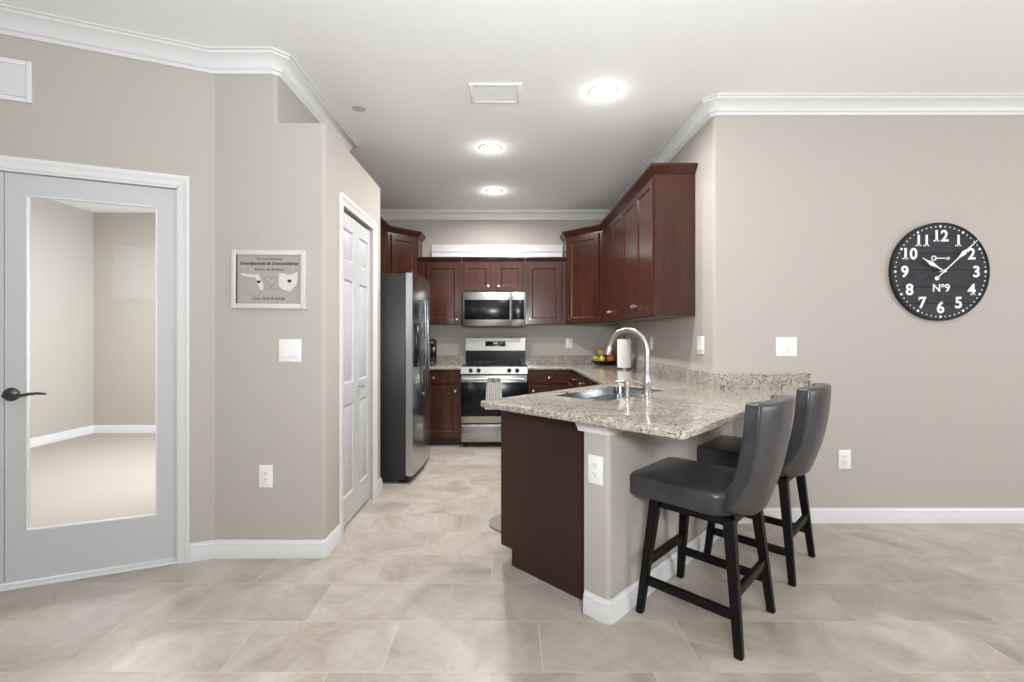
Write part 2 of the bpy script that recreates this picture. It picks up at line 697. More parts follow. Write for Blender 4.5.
# ceiling
struct('ceiling', box(B(), -6.0, 7.0, -4.5, 6.2, CEIL, CEIL + 0.1), 'ceil')
struct('wall_back', box(B(), XL - 0.12, XR + 0.12, YB, YB + 0.12, 0, CEIL), 'wall')
bm = prism(B(), fillet([(7.0, YC), (XR, YC), (XR, YB), (XR + 0.12, YB), (XR + 0.12, YC + 0.12), (7.0, YC + 0.12)], {1: 0.022}), 0, CEIL)
struct('wall_right', bm, 'wall')
struct('wall_kitchen_left', box(B(), XL - 0.12, XL, PY1 - 0.1, YB + 0.12, 0, CEIL), 'wall')

# pantry enclosure with a recess for its folding door
DY0, DY1, DZ = 2.851, 3.50, 2.07
bm = B()
prism(bm, fillet([(CX - 0.1, PY0), (PX, PY0), (PX, DY0), (PX - 0.1, DY0), (PX - 0.1, PY0 + 0.1), (CX - 0.1, PY0 + 0.1)], {1: 0.022}), 0, DZ)
prism(bm, [(PX - 0.1, DY1), (PX, DY1), (PX, PY1), (XL, PY1), (XL, PY1 - 0.1), (PX - 0.1, PY1 - 0.1)], 0, DZ)
prism(bm, fillet([(CX - 0.1, PY0), (PX, PY0), (PX, PY1), (CX - 0.1, PY1)], {1: 0.022}), DZ, PZ)
struct('wall_pantry', bm, 'wall')
bm = prism(B(), fillet([(CX - 0.1, PY0), (UX, PY0), (UX, UY1), (CX - 0.1, UY1)], {1: 0.022}), PZ, CEIL)
struct('wall_bulkhead', bm, 'wall')

# angled wall with the opening of the glass double door
TL, TR, DH = -1.66, -0.168, 2.075
bm = B()
box(bm, -2.9, TL, 0, 0.12, 0, CEIL, mat=AM)
box(bm, TR, 0.0, 0, 0.12, 0, CEIL, mat=AM)
box(bm, TL, TR, 0, 0.12, DH, CEIL, mat=AM)
struct('wall_left', bm, 'wall')

# room behind the glass door
DX, DYB = -5.28, 5.82
struct('floor_den', prism(B(), [A2(-2.9, -0.09), A2(0.0, -0.09), (XL - 0.12, 2.7), (XL - 0.12, DYB), (DX, DYB), (DX, 1.3)], -0.05, 0.012), 'carpet')
struct('wall_den_back', box(B(), DX - 0.12, XL - 0.12, DYB, DYB + 0.12, 0, CEIL), 'wall')
struct('wall_den_left', box(B(), DX - 0.12, DX, 0.9, DYB, 0, CEIL), 'wall')
struct('wall_den_front', prism(B(), [A2(-2.9, 0), A2(-2.9, -0.12), (DX, 1.4), (DX, 1.28)], 0, CEIL), 'wall')
struct('wall_den_right', box(B(), XL - 0.14, XL - 0.12, 2.66, DYB, 0, CEIL), 'wall')

# crown moulding: one run along all the walls
CRP = [(0.0, CEIL - 0.105), (0.012, CEIL - 0.105), (0.016, CEIL - 0.088), (0.026, CEIL - 0.082), (0.034, CEIL - 0.06), (0.058, CEIL - 0.032),
       (0.076, CEIL - 0.024), (0.078, CEIL - 0.012), (0.09, CEIL - 0.010), (0.09, CEIL - 0.0005), (0.0, CEIL - 0.0005)]
path = [A2(-2.9), (CX, CY), (UX - 0.022, PY0), (UX, PY0 + 0.022), (UX, UY1), (XL, UY1)]
struct('trim_1', sweep(B(), path, CRP), 'trim')
path = [(XL, PY1), (XL, YB), (XR, YB), (XR, YC + 0.02), (XR + 0.02, YC), (6.99, YC)]
struct('trim_2', sweep(B(), path, CRP), 'trim')

# baseboards
BBP = [(0, 0), (0.014, 0), (0.014, 0.066), (0.011, 0.074), (0.012, 0.082), (0.006, 0.092), (0.005, 0.1), (0, 0.1)]
struct('baseboard_left', sweep(B(), [A2(-0.117), (CX, CY), (PX - 0.022, PY0), (PX - 0.0064, PY0 + 0.0064), (PX, PY0 + 0.022), (PX, DY0 - 0.062)], BBP), 'trim')
struct('baseboard_pantry', sweep(B(), [(PX, DY1 + 0.062), (PX, PY1), (XL, PY1)], BBP), 'trim')
struct('baseboard_right', sweep(B(), [(1.535, YC), (6.99, YC)], BBP), 'trim')
KU, KV0, KV1 = 1.712, -1.210, -1.080
struct('baseboard_peninsula', sweep(B(), [uv(KU, KV0 + 0.004), uv(KU, KV1 - 0.022), uv(KU + 0.0064, KV1 - 0.0064), uv(KU + 0.022, KV1), (1.525, YC - 0.008)], BBP), 'trim')
struct('baseboard_den', sweep(B(), [(DX, 1.3), (DX, DYB), (XL - 0.14, DYB)], [(a, b + 0.012) for a, b in BBP]), 'trim')

# peninsula knee wall with a moulded cap under the countertop
CT, CB = 0.902, 0.871                  # countertop top and underside
kp = fillet([uv(KU, KV0), uv(KU, KV1), (YC - 0.002 + KV1 / R2, YC - 0.002), (1.29, YC - 0.002)], {1: 0.022})
struct('wall_peninsula', prism(B(), kp, 0, CB - 0.001), 'wall')
CAP = [(0, 0.818), (0.007, 0.818), (0.009, 0.827), (0.015, 0.838), (0.025, 0.850), (0.029, 0.858), (0.029, CB - 0.001), (0, CB - 0.001)]
struct('trim_3', sweep(B(), [uv(KU, KV0 - 0.03), uv(KU, KV1 - 0.022), uv(KU + 0.0064, KV1 - 0.0064), uv(KU + 0.022, KV1), (YC - 0.03 + KV1 / R2, YC - 0.03)], CAP), 'trim')

# white ledge against the back wall above the cabinets
bm = box(B(), -0.93, 0.705, YB - 0.05, YB - 0.001, 2.14, 2.305)
box(bm, -0.93, 0.705, YB - 0.062, YB - 0.001, 2.305, 2.325, 0.004)
box(bm, -0.945, 0.72, YB - 0.016, YB - 0.001, 2.14, 2.405, 0.004)
struct('trim_4', bm, 'trim')


# ---------------------------------------------------------------- doors
def casing(name, t0, t1, h, mat, w=0.055, sides=(1, 1)):
    """door casing in the local xz plane, front towards -y"""
    bm = B()
    pr = [(0.0, 0.0), (w, 0.0), (w, -0.018), (w - 0.012, -0.018), (w - 0.02, -0.013), (0.012, -0.010), (0.0, -0.006)]

    def bar(mm, L0, L1, m0, m1):
        t = bmesh.new()
        a = [t.verts.new((o, y, L0 + m0 * o)) for o, y in pr]
        b = [t.verts.new((o, y, L1 + m1 * o)) for o, y in pr]
        k = len(pr)
        for i in range(k):
            j = (i + 1) % k
            t.faces.new((a[i], a[j], b[j], b[i]))
        t.faces.new(a[::-1])
        t.faces.new(b)
        bmesh.ops.recalc_face_normals(t, faces=t.faces)
        merge(bm, t, mat @ mm)
    if sides[1]:
        bar(Matrix.Translation((t1, 0, 0)), 0, h, 0, 1)
    if sides[0]:
        bar(Matrix.Translation((t0, 0, 0)) @ Matrix.Diagonal((-1, 1, 1, 1)), 0, h, 0, 1)
    # head: local z of bar -> x, out -> up
    head = Matrix(((0, 0, 1, 0), (0, 1, 0, 0), (1, 0, 0, h), (0, 0, 0, 1)))
    bar(head, t0, t1, -1, 1)
    return struct(name, bm, 'trim')


casing('trim_5', TL, TR - 0.005, DH, AM, 0.055)
# jambs and threshold
bm = B()
box(bm, TR - 0.012, TR, 0.0, 0.12, 0, DH, mat=AM)
box(bm, TL, TL + 0.012, 0.0, 0.12, 0, DH, mat=AM)
box(bm, TL, TR, 0.0, 0.12, DH - 0.012, DH, mat=AM)
struct('trim_6', bm, 'trim')
struct('trim_7', box(B(), TL, TR, -0.01, 0.12, 0.0, 0.014, 0.004, mat=AM), 'trim')


def glass_leaf(name, t0, t1, hinge_right):
    z0, z1 = 0.026, DH - 0.016
    d = bpy.data.objects.new(name, None)
    COL.objects.link(d)
    d['kind'] = 'structure'
    d.location = (CX, CY, 0)
    d.rotation_euler = (0, 0, AR)
    y0, y1 = 0.022, 0.044
    sl, sr = (0.078, 0.092) if hinge_right else (0.092, 0.078)
    gz0, gz1 = 0.270, 1.958
    bm = B()
    box(bm, t0, t0 + sl, y0, y1, z0, z1)
    box(bm, t1 - sr, t1, y0, y1, z0, z1)
    box(bm, t0 + sl, t1 - sr, y0, y1, z0, gz0)
    box(bm, t0 + sl, t1 - sr, y0, y1, gz1, z1)
    obj('door_frame', bm, 'door', d, 0)
    # glazing bead
    bm = B()
    for a, b, c, e in ((t0 + sl, t0 + sl + 0.008, gz0, gz1), (t1 - sr - 0.008, t1 - sr, gz0, gz1)):
        box(bm, a, b, y0 - 0.003, y1 + 0.003, c, e, 0.003)
    for c, e in ((gz0, gz0 + 0.008), (gz1 - 0.008, gz1)):
        box(bm, t0 + sl, t1 - sr, y0 - 0.003, y1 + 0.003, c, e, 0.003)
    obj('glazing_bead', bm, 'trim', d)
    obj('glass_pane', box(B(), t0 + sl + 0.004, t1 - sr - 0.004, 0.028, 0.033, gz0 + 0.004, gz1 - 0.004), 'glass', d, 0)
    return d


LT0, LT1 = -0.893, TR - 0.014
d1 = glass_leaf('door_1', LT0, LT1, True)
glass_leaf('door_2', TL + 0.014, LT0 - 0.004, False)
# lever handle on the near leaf
hx, hz = -0.869, 0.960
bm = lathe(B(), [(0, -0.016), (0.018, -0.014), (0.031, -0.006), (0.034, 0.0)], 28,
           Matrix.Translation((hx, 0.022, hz)) @ Matrix.Rotation(-math.pi / 2, 4, 'X'))
h = obj('door_handle', bm, 'pewter', d1)
bm = cyl(B(), (hx, 0.01, hz), (hx, -0.035, hz), 0.010)
tube(bm, [(hx, -0.035, hz), (hx + 0.02, -0.038, hz - 0.001), (hx + 0.06, -0.038, hz - 0.002), (hx + 0.09, -0.037, hz + 0.004), (hx + 0.125, -0.036, hz + 0.006),
          (hx + 0.155, -0.030, hz + 0.001)], [0.009, 0.008, 0.008, 0.0075, 0.007, 0.005], 10)
obj('lever', bm, 'pewter', h)
for z in (0.25, 1.05, 1.85):
    bm = cyl(B(), (LT1 + 0.006, 0.016, z - 0.04), (LT1 + 0.006, 0.016, z + 0.04), 0.006, 10)
    obj('hinge', bm, 'chrome', d1)


# pantry folding door: two three-panel leaves
PM = Matrix.Translation((PX, 0, 0)) @ Matrix.Rotation(math.pi / 2, 4, 'Z')   # local x -> +Y, local -y -> +X
casing('trim_8', DY0, DY1, DZ, PM, 0.06)
d3 = bpy.data.objects.new('door_3', None)
COL.objects.link(d3)
d3['kind'] = 'structure'
d3.location = (PX, 0, 0)
d3.rotation_euler = (0, 0, math.pi / 2)


def panel_leaf(x0, x1, z0, z1, y0, panels, th=0.03):
    """moulded door leaf, front at y0 facing -y, with raised panels"""
    bm = B()
    t = bmesh.new()
    stile = 0.062
    xs = [x0, x0 + stile, x1 - stile, x1]
    zs = [z0]
    for a, b in panels:
        zs += [a, b]
    zs.append(z1)
    grid = [[t.verts.new((x, y0, z)) for z in zs] for x in xs]
    for i in range(3):
        for j in range(len(zs) - 1):
            q = [grid[i][j], grid[i + 1][j], grid[i + 1][j + 1], grid[i][j + 1]]
            if i == 1 and j % 2 == 1:
                a, b, c, e = xs[1], xs[2], zs[j], zs[j + 1]
                prev = q
                for ins, dep in ((0.004, 0.009), (0.014, 0.012), (0.034, 0.003)):
                    nq = [t.verts.new((a + ins, y0 + dep, c + ins)), t.verts.new((b - ins, y0 + dep, c + ins)),
                          t.verts.new((b - ins, y0 + dep, e - ins)), t.verts.new((a + ins, y0 + dep, e - ins))]
                    for k in range(4):
                        m = (k + 1) % 4
                        t.faces.new((prev[k], prev[m], nq[m], nq[k]))
                    prev = nq
                t.faces.new(prev)
            else:
                t.faces.new(q)
    merge(bm, t)
    t = bmesh.new()
    y1 = y0 + th
    bk = [t.verts.new((x, y, z)) for x, y, z in ((x0, y0, z0), (x1, y0, z0), (x1, y0, z1), (x0, y0, z1), (x0, y1, z0), (x1, y1, z0), (x1, y1, z1), (x0, y1, z1))]
    for f in ((4, 7, 6, 5), (0, 4, 5, 1), (1, 5, 6, 2), (2, 6, 7, 3), (3, 7, 4, 0)):
        t.faces.new([bk[k] for k in f])
    merge(bm, t)
    return bm


mid = (DY0 + DY1) / 2
for a, b in ((DY0 + 0.004, mid - 0.0015), (mid + 0.0015, DY1 - 0.004)):
    lf = obj('door_leaf', panel_leaf(a, b, 0.018, DZ - 0.022, 0.020, [(0.20, 0.80), (0.94, 1.62), (1.74, 1.95)]), 'door', d3, 30)
bm = lathe(B(), [(0.006, 0), (0.006, 0.014), (0.015, 0.02), (0.016, 0.028), (0.010, 0.034), (0, 0.035)], 20,
           Matrix.Translation((mid + 0.04, 0.020, 0.90)) @ Matrix.Rotation(math.pi / 2, 4, 'X'))
obj('door_knob', bm, 'chrome', lf)
# near-black sheet, its colour standing in for closet shade behind the door gaps
struct('closet_shade_sheet', box(B(), PX - 0.12, PX - 0.095, DY0 - 0.02, DY1 + 0.02, 0, DZ + 0.02), 'darkgap')


# ---------------------------------------------------------------- wall fittings
def plate(name, label, cat, mat, w, h, kind, group=None):
    """wall plate at the origin of mat, facing -y"""
    r = thing(name, label, cat, group=group)
    r.matrix_world = mat
    obj('wall_plate', box(B(), -w / 2, w / 2, -0.006, 0.0, -h / 2, h / 2, 0.0025, 2), 'plate', r)
    if kind == 'outlet':
        for dz in (0.019, -0.019):
            bm = B()
            pts = []
            for k in range(24):
                a = 2 * math.pi * k / 24
                pts.append((max(-0.0125, min(0.0125, 0.017 * math.cos(a))), 0.0145 * math.sin(a)))
            prism(bm, pts, 0, 0.0025, Matrix.Translation((0, -0.006, dz)) @ Matrix.Rotation(math.pi / 2, 4, 'X'))
            s = obj('socket', bm, 'plate', r)
            bm = B()
            box(bm, -0.0075, -0.005, -0.0089, -0.0084, dz - 0.001, dz + 0.008)
            box(bm, 0.005, 0.0075, -0.0089, -0.0084, dz - 0.001, dz + 0.006)
            box(bm, -0.002, 0.002, -0.0089, -0.0084, dz - 0.010, dz - 0.005)
            obj('slot', bm, 'slot', s)
    else:
        n = 2 if kind == 'double' else 1
        for k in range(n):
            x = (k - (n - 1) / 2) * 0.046
            bm = B()
            t = bmesh.new()
            vs = [t.verts.new(p) for p in ((x - 0.0165, -0.006, -0.033), (x + 0.0165, -0.006, -0.033), (x + 0.0165, -0.006, 0.033), (x - 0.0165, -0.006, 0.033),
                                           (x - 0.0155, -0.012, -0.032), (x + 0.0155, -0.012, -0.032), (x + 0.0155, -0.0075, 0.032), (x - 0.0155, -0.0075, 0.032))]
            for f in ((0, 1, 5, 4), (1, 2, 6, 5), (2, 3, 7, 6), (3, 0, 4, 7), (4, 5, 6, 7), (3, 2, 1, 0)):
                t.faces.new([vs[i] for i in f])
            merge(bm, t)
            obj('rocker', bm, 'plate', r, 20)
    return r


def face(x, y, z, deg):
    return Matrix.Translation((x, y, z)) @ Matrix.Rotation(math.radians(deg), 4, 'Z')


plate('wall_outlet', 'white power outlet low on the beige wall below the framed sign', 'power outlet', face(-1.355, PY0, 0.459, 0), 0.078, 0.128, 'outlet')
plate('light_switch', 'white double rocker switch on the beige wall under the framed sign', 'light switch', face(-1.218, PY0, 1.168, 0), 0.128, 0.128, 'double')
plate('light_switch', 'white double rocker switch on the wall left of the round clock', 'light switch', face(1.876, YC, 1.178, 0), 0.140, 0.128, 'double')
plate('wall_outlet', 'white power outlet low on the wall behind the bar stools', 'power outlet', face(2.265, YC, 0.425, 0), 0.082, 0.128, 'outlet')
plate('light_switch', 'white double rocker switch on the wall edge right of the upper cabinets', 'light switch', face(XR, 3.245, 1.185, -90), 0.118, 0.128, 'double')
ku = (KV0 + KV1) / 2 - 0.002
p = uv(KU, ku)
plate('wall_outlet', 'white power outlet on the end post of the peninsula', 'power outlet', face(p[0], p[1], 0.656, -45), 0.078, 0.128, 'outlet')
plate('wall_outlet', 'small white outlet on the back wall right of the stove', 'power outlet', face(0.80, YB, 1.16, 0), 0.085, 0.122, 'outlet')
plate('wall_outlet', 'beige wall outlet on the side wall behind the faucet', 'power outlet', face(XR, 4.35, 1.18, -90), 0.078, 0.122, 'outlet')

# return air grille on the angled wall
r = thing('air_grille', 'white return air grille high on the wall above the glass door', 'air vent')
r.matrix_world = AM
gx0, gx1, gz0, gz1 = -1.16, -0.778, 2.408, 2.612
bm = B()
for a, b, c, e in ((gx0, gx0 + 0.022, gz0, gz1), (gx1 - 0.022, gx1, gz0, gz1), (gx0 + 0.022, gx1 - 0.022, gz0, gz0 + 0.022), (gx0 + 0.022, gx1 - 0.022, gz1 - 0.022, gz1)):
    box(bm, a, b, -0.012, 0.0, c, e, 0.002)
obj('grille_frame', bm, 'trim', r)
bm = B()
for k in range(20):
    z = gz0 + 0.026 + k * 0.0078
    box(bm, gx0 + 0.022, gx1 - 0.022, -0.007, -0.001, z, z + 0.0070)
obj('louvre', bm, 'trim', r, 0)

# ceiling supply vent
r = thing('ceiling_vent', 'white rectangular supply vent in the ceiling left of the bright downlight', 'air vent', (-0.068, 2.958, CEIL))
bm = B()
vw, vd = 0.165, 0.118
box(bm, -vw, -vw + 0.025, -vd, vd, -0.010, 0, 0.003)
box(bm, vw - 0.025, vw, -vd, vd, -0.010, 0, 0.003)
box(bm, -vw + 0.025, vw - 0.025, -vd, -vd + 0.025, -0.010, 0, 0.003)
box(bm, -vw + 0.025, vw - 0.025, vd - 0.025, vd, -0.010, 0, 0.003)
obj('vent_frame', bm, 'ceil', r)
bm = B()
for k in range(11):
    y = -vd + 0.03 + k * 0.0165
    box(bm, -vw + 0.025, vw - 0.025, y, y + 0.014, -0.007, -0.0055, mat=Matrix.Translation((0, 0, 0)))
obj('louvre', bm, 'ceil', r, 0)

# recessed ceiling lights
r0 = None
LAB = ['recessed ceiling light nearer the viewer, above the kitchen walkway', 'recessed ceiling light farthest back, in front of the stove',
       'largest recessed ceiling light, above the sink peninsula']
for (lx, ly), lb in zip(CANS, LAB):
    if r0 is None:
        r0 = thing('recessed_light', lb, 'ceiling light', (lx, ly, CEIL), 0, 'recessed ceiling lights')
        obj('trim_ring', lathe(B(), [(0.070, -0.004), (0.074, -0.009), (0.092, -0.006), (0.095, 0.0), (0.070, 0.0)], 40), 'trim', r0)
        obj('lens', lathe(B(), [(0, -0.006), (0.071, -0.006), (0.071, -0.001), (0, -0.001)], 40), 'lens', r0)
    else:
        copy_thing(r0, (lx, ly, CEIL), 0, lb)
tag(obj('ceiling_disc', lathe(B(), [(0, -0.004), (0.046, -0.0035), (0.05, 0.0)], 32, Matrix.Translation((-1.02, 3.16, CEIL))), 'disc'),
    'small pale grey disc on the ceiling beside the crown moulding', 'ceiling disc')

# ---------------------------------------------------------------- wall clock
ck = thing('wall_clock', 'round charcoal plank wall clock with white numerals on the beige wall', 'clock', (2.887, YC, 1.678))
RC = 0.326
ROTF = Matrix.Rotation(math.pi / 2, 4, 'X')      # z -> -y
obj('dial', lathe(B(), [(0, 0.0), (RC - 0.006, 0.0), (RC - 0.006, 0.024), (0, 0.024)], 72, ROTF), 'planks', ck)
obj('rim', lathe(B(), [(RC - 0.006, 0.0), (RC, 0.0), (RC, 0.028), (RC - 0.004, 0.031), (RC - 0.010, 0.028), (RC - 0.010, 0.0)], 72, ROTF), 'blackmatte', ck)
for k in range(60):
    a = 2 * math.pi * k / 60
    bm = cyl(B(), (0, -0.024, 0), (0, -0.0255, 0), 0.0085 if k % 5 == 0 else 0.0042, 10)
    bm.transform(Matrix.Translation((0.300 * math.sin(a), 0, 0.300 * math.cos(a))))
    obj('minute_dot', bm, 'white', ck, 0)
SER = {'1': [(-0.021, 0.018, -0.037, -0.029)], '4': [(-0.008, 0.024, -0.037, -0.029)], '7': [(-0.028, -0.019, 0.016, 0.037)]}
for k in range(1, 13):
    a = 2 * math.pi * k / 12
    bm = B()
    txt = str(k)
    chars = list(txt)
    for i, ch in enumerate(chars):
        t = text_bm(ch, 0.103, 0.001, offset=0.0028)
        if ch in SER:
            zs = [v.co.z for v in t.verts]
            for q in SER[ch]:
                box(t, q[0], q[1], -0.001, 0.001, q[2], q[3])
        merge(bm, t, Matrix.Translation(((i - (len(chars) - 1) / 2) * 0.053, 0, 0)))
    bm.transform(Matrix.Translation((0.238 * math.sin(a), -0.0252, 0.238 * math.cos(a))))
    obj('numeral', bm, 'white', ck, 0)
t = text_bm('N\u00ba9', 0.072, 0.001, offset=0.001)
t.transform(Matrix.Translation((0.005, -0.0252, -0.108)))
obj('number_emblem', t, 'white', ck, 0)
bm = B()
box(bm, -0.03, 0.05, -0.0262, -0.0242, 0.086, 0.092)
tube(bm, [(-0.045 + 0.014 * math.cos(q), -0.0252, 0.089 + 0.014 * math.sin(q)) for q in [2 * math.pi * i / 20 for i in range(20)]], 0.0042, 6, True)
box(bm, 0.038, 0.050, -0.0262, -0.0242, 0.078, 0.096)
cyl(bm, (0.052, -0.0242, 0.088), (0.052, -0.0262, 0.088), 0.010, 12)
obj('key_emblem', bm, 'white', ck, 0)


def clock_hand(ang, tail, spade, tip, w):
    poly = [(-w * 0.5, -tail), (w * 0.5, -tail), (w * 0.6, spade - 0.05), (w * 2.4, spade), (w * 0.7, spade + 0.035), (w * 0.3, tip), (-w * 0.3, tip),
            (-w * 0.7, spade + 0.035), (-w * 2.4, spade), (-w * 0.6, spade - 0.05)]
    bm = B()
    m = Matrix.Rotation(math.radians(ang), 4, 'Y')
    prism(bm, poly, 0, 0.0025, m @ ROTF)
    return bm, m


bm, m = clock_hand(-58.5, 0.0, 0.098, 0.165, 0.006)
bm.transform(Matrix.Translation((0, -0.048, 0)))
obj('hour_hand', bm, 'white', ck, 0)
bm, m = clock_hand(46.8, 0.066, 0.175, 0.30, 0.006)
t = lathe(B(), [(0, 0), (0.014, 0), (0.014, 0.0025), (0, 0.0025)], 20, m @ Matrix.Translation((0, 0, -0.07)) @ ROTF)
merge(bm, t)
bm.transform(Matrix.Translation((0, -0.053, 0)))
obj('minute_hand', bm, 'white', ck, 0)
bm = lathe(B(), [(0, 0.02), (0.006, 0.02), (0.006, 0.05), (0.010, 0.05), (0.010, 0.058), (0, 0.060)], 20, ROTF)
obj('hand_spindle', bm, 'white', ck)

# ---------------------------------------------------------------- framed sign
fs = thing('framed_sign', 'white framed grey print with two state outlines on the beige wall', 'framed sign', (-1.332, PY0, 1.568))
fs.rotation_euler = (0, math.radians(0.5), 0)
fw, fh, bw = 0.208, 0.164, 0.027
bm = B()
box(bm, -fw, -fw + bw, -0.022, -0.001, -fh, fh, 0.002)
box(bm, fw - bw, fw, -0.022, -0.001, -fh, fh, 0.002)
box(bm, -fw + bw, fw - bw, -0.022, -0.001, -fh, -fh + bw, 0.002)
box(bm, -fw + bw, fw - bw, -0.022, -0.001, fh - bw, fh, 0.002)
obj('picture_frame', bm, 'frame', fs)
pr = obj('print', box(B(), -fw + bw, fw - bw, -0.010, -0.004, -fh + bw, fh - bw), 'print', fs, 0)
for txt, z, s, sh, off in (('The love between', 0.116, 0.021, 0, 0), ('Grandparents & Grandchildren', 0.088, 0.0262, 0.35, 0.0006), ('knows no distance', 0.058, 0.022, 0, 0),
                           ('Love, Tyler & Sydney', -0.108, 0.021, 0.3, 0)):
    t = text_bm(txt, s, 0.0004, sh, off)
    t.transform(Matrix.Translation((0, -0.0107, z)))
    obj('lettering', t, 'ink', pr, 0)


def flat(poly, y=-0.0104, d=0.0008):
    return prism(B(), poly, 0, d, Matrix.Translation((0, y + d, 0)) @ ROTF)


fl = [(-0.158, 0.034), (-0.115, 0.028), (-0.088, 0.026), (-0.062, 0.030), (-0.057, 0.026), (-0.050, 0.008), (-0.036, -0.018), (-0.031, -0.046), (-0.037, -0.064),
      (-0.048, -0.060), (-0.058, -0.040), (-0.070, -0.020), (-0.074, 0.002), (-0.084, 0.013), (-0.102, 0.010), (-0.118, 0.016), (-0.140, 0.022), (-0.158, 0.024)]
oh = [(0.055, 0.036), (0.085, 0.034), (0.105, 0.026), (0.125, 0.030), (0.145, 0.038), (0.160, 0.044), (0.160, 0.0), (0.155, -0.024), (0.142, -0.040), (0.130, -0.052),
      (0.120, -0.068), (0.106, -0.062), (0.086, -0.058), (0.070, -0.052), (0.055, -0.036)]
obj('state_outline', flat(fl), 'map', pr, 0)
obj('state_outline', flat(oh), 'map', pr, 0)


def heart(cx, cz, s, n=28):
    return [(cx + s * 16 * math.sin(2 * math.pi * k / n) ** 3 / 16,
             cz + s * (13 * math.cos(2 * math.pi * k / n) - 5 * math.cos(4 * math.pi * k / n) - 2 * math.cos(6 * math.pi * k / n) - math.cos(8 * math.pi * k / n)) / 16) for k in range(n)]


obj('heart', flat(heart(-0.059, -0.014, 0.0115), -0.0112), 'ink', pr, 0)
obj('heart', flat(heart(0.114, -0.008, 0.0125), -0.0112), 'ink', pr, 0)
bm = tube(B(), [(x, -0.0104, z) for x, z in heart(0.010, -0.008, 0.034, 40)], 0.0012, 6, True)
tube(bm, [(-0.03, -0.0104, -0.058), (-0.01, -0.0104, -0.055), (0.010, -0.0104, -0.047), (0.035, -0.0104, -0.054), (0.06, -0.0104, -0.058)], 0.0012, 6)
obj('heart_line', bm, 'line', pr, 0)


# ---------------------------------------------------------------- cabinets
def shaker(x0, x1, z0, z1, yf, th=0.019, rail=0.056, dep=0.008):
    """cabinet door or drawer front: frame with a recessed flat panel; front at y=yf facing -y"""
    t = bmesh.new()
    yb = yf + th
    ch = 0.003

    def ring(ins, y):
        return [t.verts.new((x0 + ins, y, z0 + ins)), t.verts.new((x1 - ins, y, z0 + ins)), t.verts.new((x1 - ins, y, z1 - ins)), t.verts.new((x0 + ins, y, z1 - ins))]
    rs = [ring(0, yb), ring(0, yf + ch), ring(ch, yf), ring(rail, yf), ring(rail + 0.006, yf + dep * 0.55), ring(rail + 0.012, yf + dep)]
    for a, b in zip(rs, rs[1:]):
        for k in range(4):
            m = (k + 1) % 4
            t.faces.new((a[k], a[m], b[m], b[k]))
    t.faces.new(rs[-1])
    t.faces.new(rs[0][::-1])
    return t


def slab(x0, x1, z0, z1, yf, th=0.019):
    return box(B(), x0, x1, yf, yf + th, z0, z1, 0.003)


def knob(x, z, yf):
    return lathe(B(), [(0.006, 0), (0.0055, 0.012), (0.013, 0.017), (0.0155, 0.023), (0.012, 0.029), (0, 0.031)], 18,
                 Matrix.Translation((x, yf, z)) @ Matrix.Rotation(math.pi / 2, 4, 'X'))


CROWN = [(0, 0), (0.006, 0), (0.012, 0.008), (0.030, 0.030), (0.046, 0.046), (0.048, 0.062), (0, 0.062)]


def cabinet(name, label, loc, rz, poly, z0, z1, fronts, crown=None, crown_h=1.0, toe=False, group=None, ends=(), panelmat='woodpanel'):
    """poly: body plan in local coordinates, y=0 is the face frame; fronts: list of (kind, x0, x1, z0, z1, knob(x,z) or None)"""
    r = thing(name, label, 'cabinet', loc, rz, group)
    if toe:
        obj('body', prism(B(), poly, z0 + 0.09, z1), 'wood', r, 0)
        tp = [(x, max(y, 0.075)) for x, y in poly]
        obj('toe_kick', prism(B(), tp, z0, z0 + 0.09), 'woodlow', r, 0)
    else:
        obj('body', prism(B(), poly, z0, z1), 'wood', r, 0)
    for kind, a, b, c, e, kn in fronts:
        bm = shaker(a, b, c, e, -0.019) if kind == 'door' else slab(a, b, c, e, -0.019)
        d = obj('door' if kind == 'door' else 'drawer', bm, 'wood', r, 20)
        if kn:
            obj('knob', knob(kn[0], kn[1], -0.019), 'chrome', d)
    for a, b, c, e, f, g in ends:
        obj('end_panel', box(B(), a, b, c, e, f, g), panelmat, r, 0)
    if crown:
        obj('cornice', sweep(B(), crown, [(o * crown_h, z1 + z * crown_h) for o, z in CROWN]), 'wood', r, 25)
    return r


Z0 = 1.395
# along the back wall (local x = world x)
YF = 5.49
dp = YB - YF - 0.003
zt = 2.15


def rect(w, d):
    return [(0, 0), (w, 0), (w, d), (0, d)]


x0, x1 = -1.055, -0.536
w = x1 - x0
cabinet('wall_cabinet', 'cherry wall cabinet with one tall door, between the refrigerator and the microwave', (x0, YF, 0), 0, rect(w, dp), Z0, zt,
        [('door', 0.10, w - 0.025, Z0 + 0.012, zt - 0.03, (w - 0.055, Z0 + 0.055))], [(-0.01, 0), (w, 0)], 0.8)
x0, x1 = -0.534, 0.232
w = x1 - x0
cabinet('wall_cabinet', 'short cherry wall cabinet with two doors above the microwave', (x0, YF, 0), 0, rect(w, dp), 1.775, zt,
        [('door', 0.028, w / 2 - 0.033, 1.795, zt - 0.03, (w / 2 - 0.062, 1.85)), ('door', w / 2 + 0.033, w - 0.028, 1.795, zt - 0.03, (w / 2 + 0.062, 1.85))],
        [(0, 0), (w, 0)], 0.8)
x0, x1 = 0.234, 0.722
w = x1 - x0
cabinet('wall_cabinet', 'cherry wall cabinet with one tall door, right of the microwave', (x0, YF, 0), 0, rect(w, dp), Z0, zt,
        [('door', 0.025, w - 0.06, Z0 + 0.012, zt - 0.03, (0.055, Z0 + 0.055))], [(0, 0), (w, 0)], 0.8)

# right corner cabinet, diagonal face
zc = 2.44
XF = 1.095
P1, P2 = (0.725, YF - 0.005), (XF, YF - 0.005 - (XF - 0.725))
L = math.hypot(P2[0] - P1[0], P2[1] - P1[1])


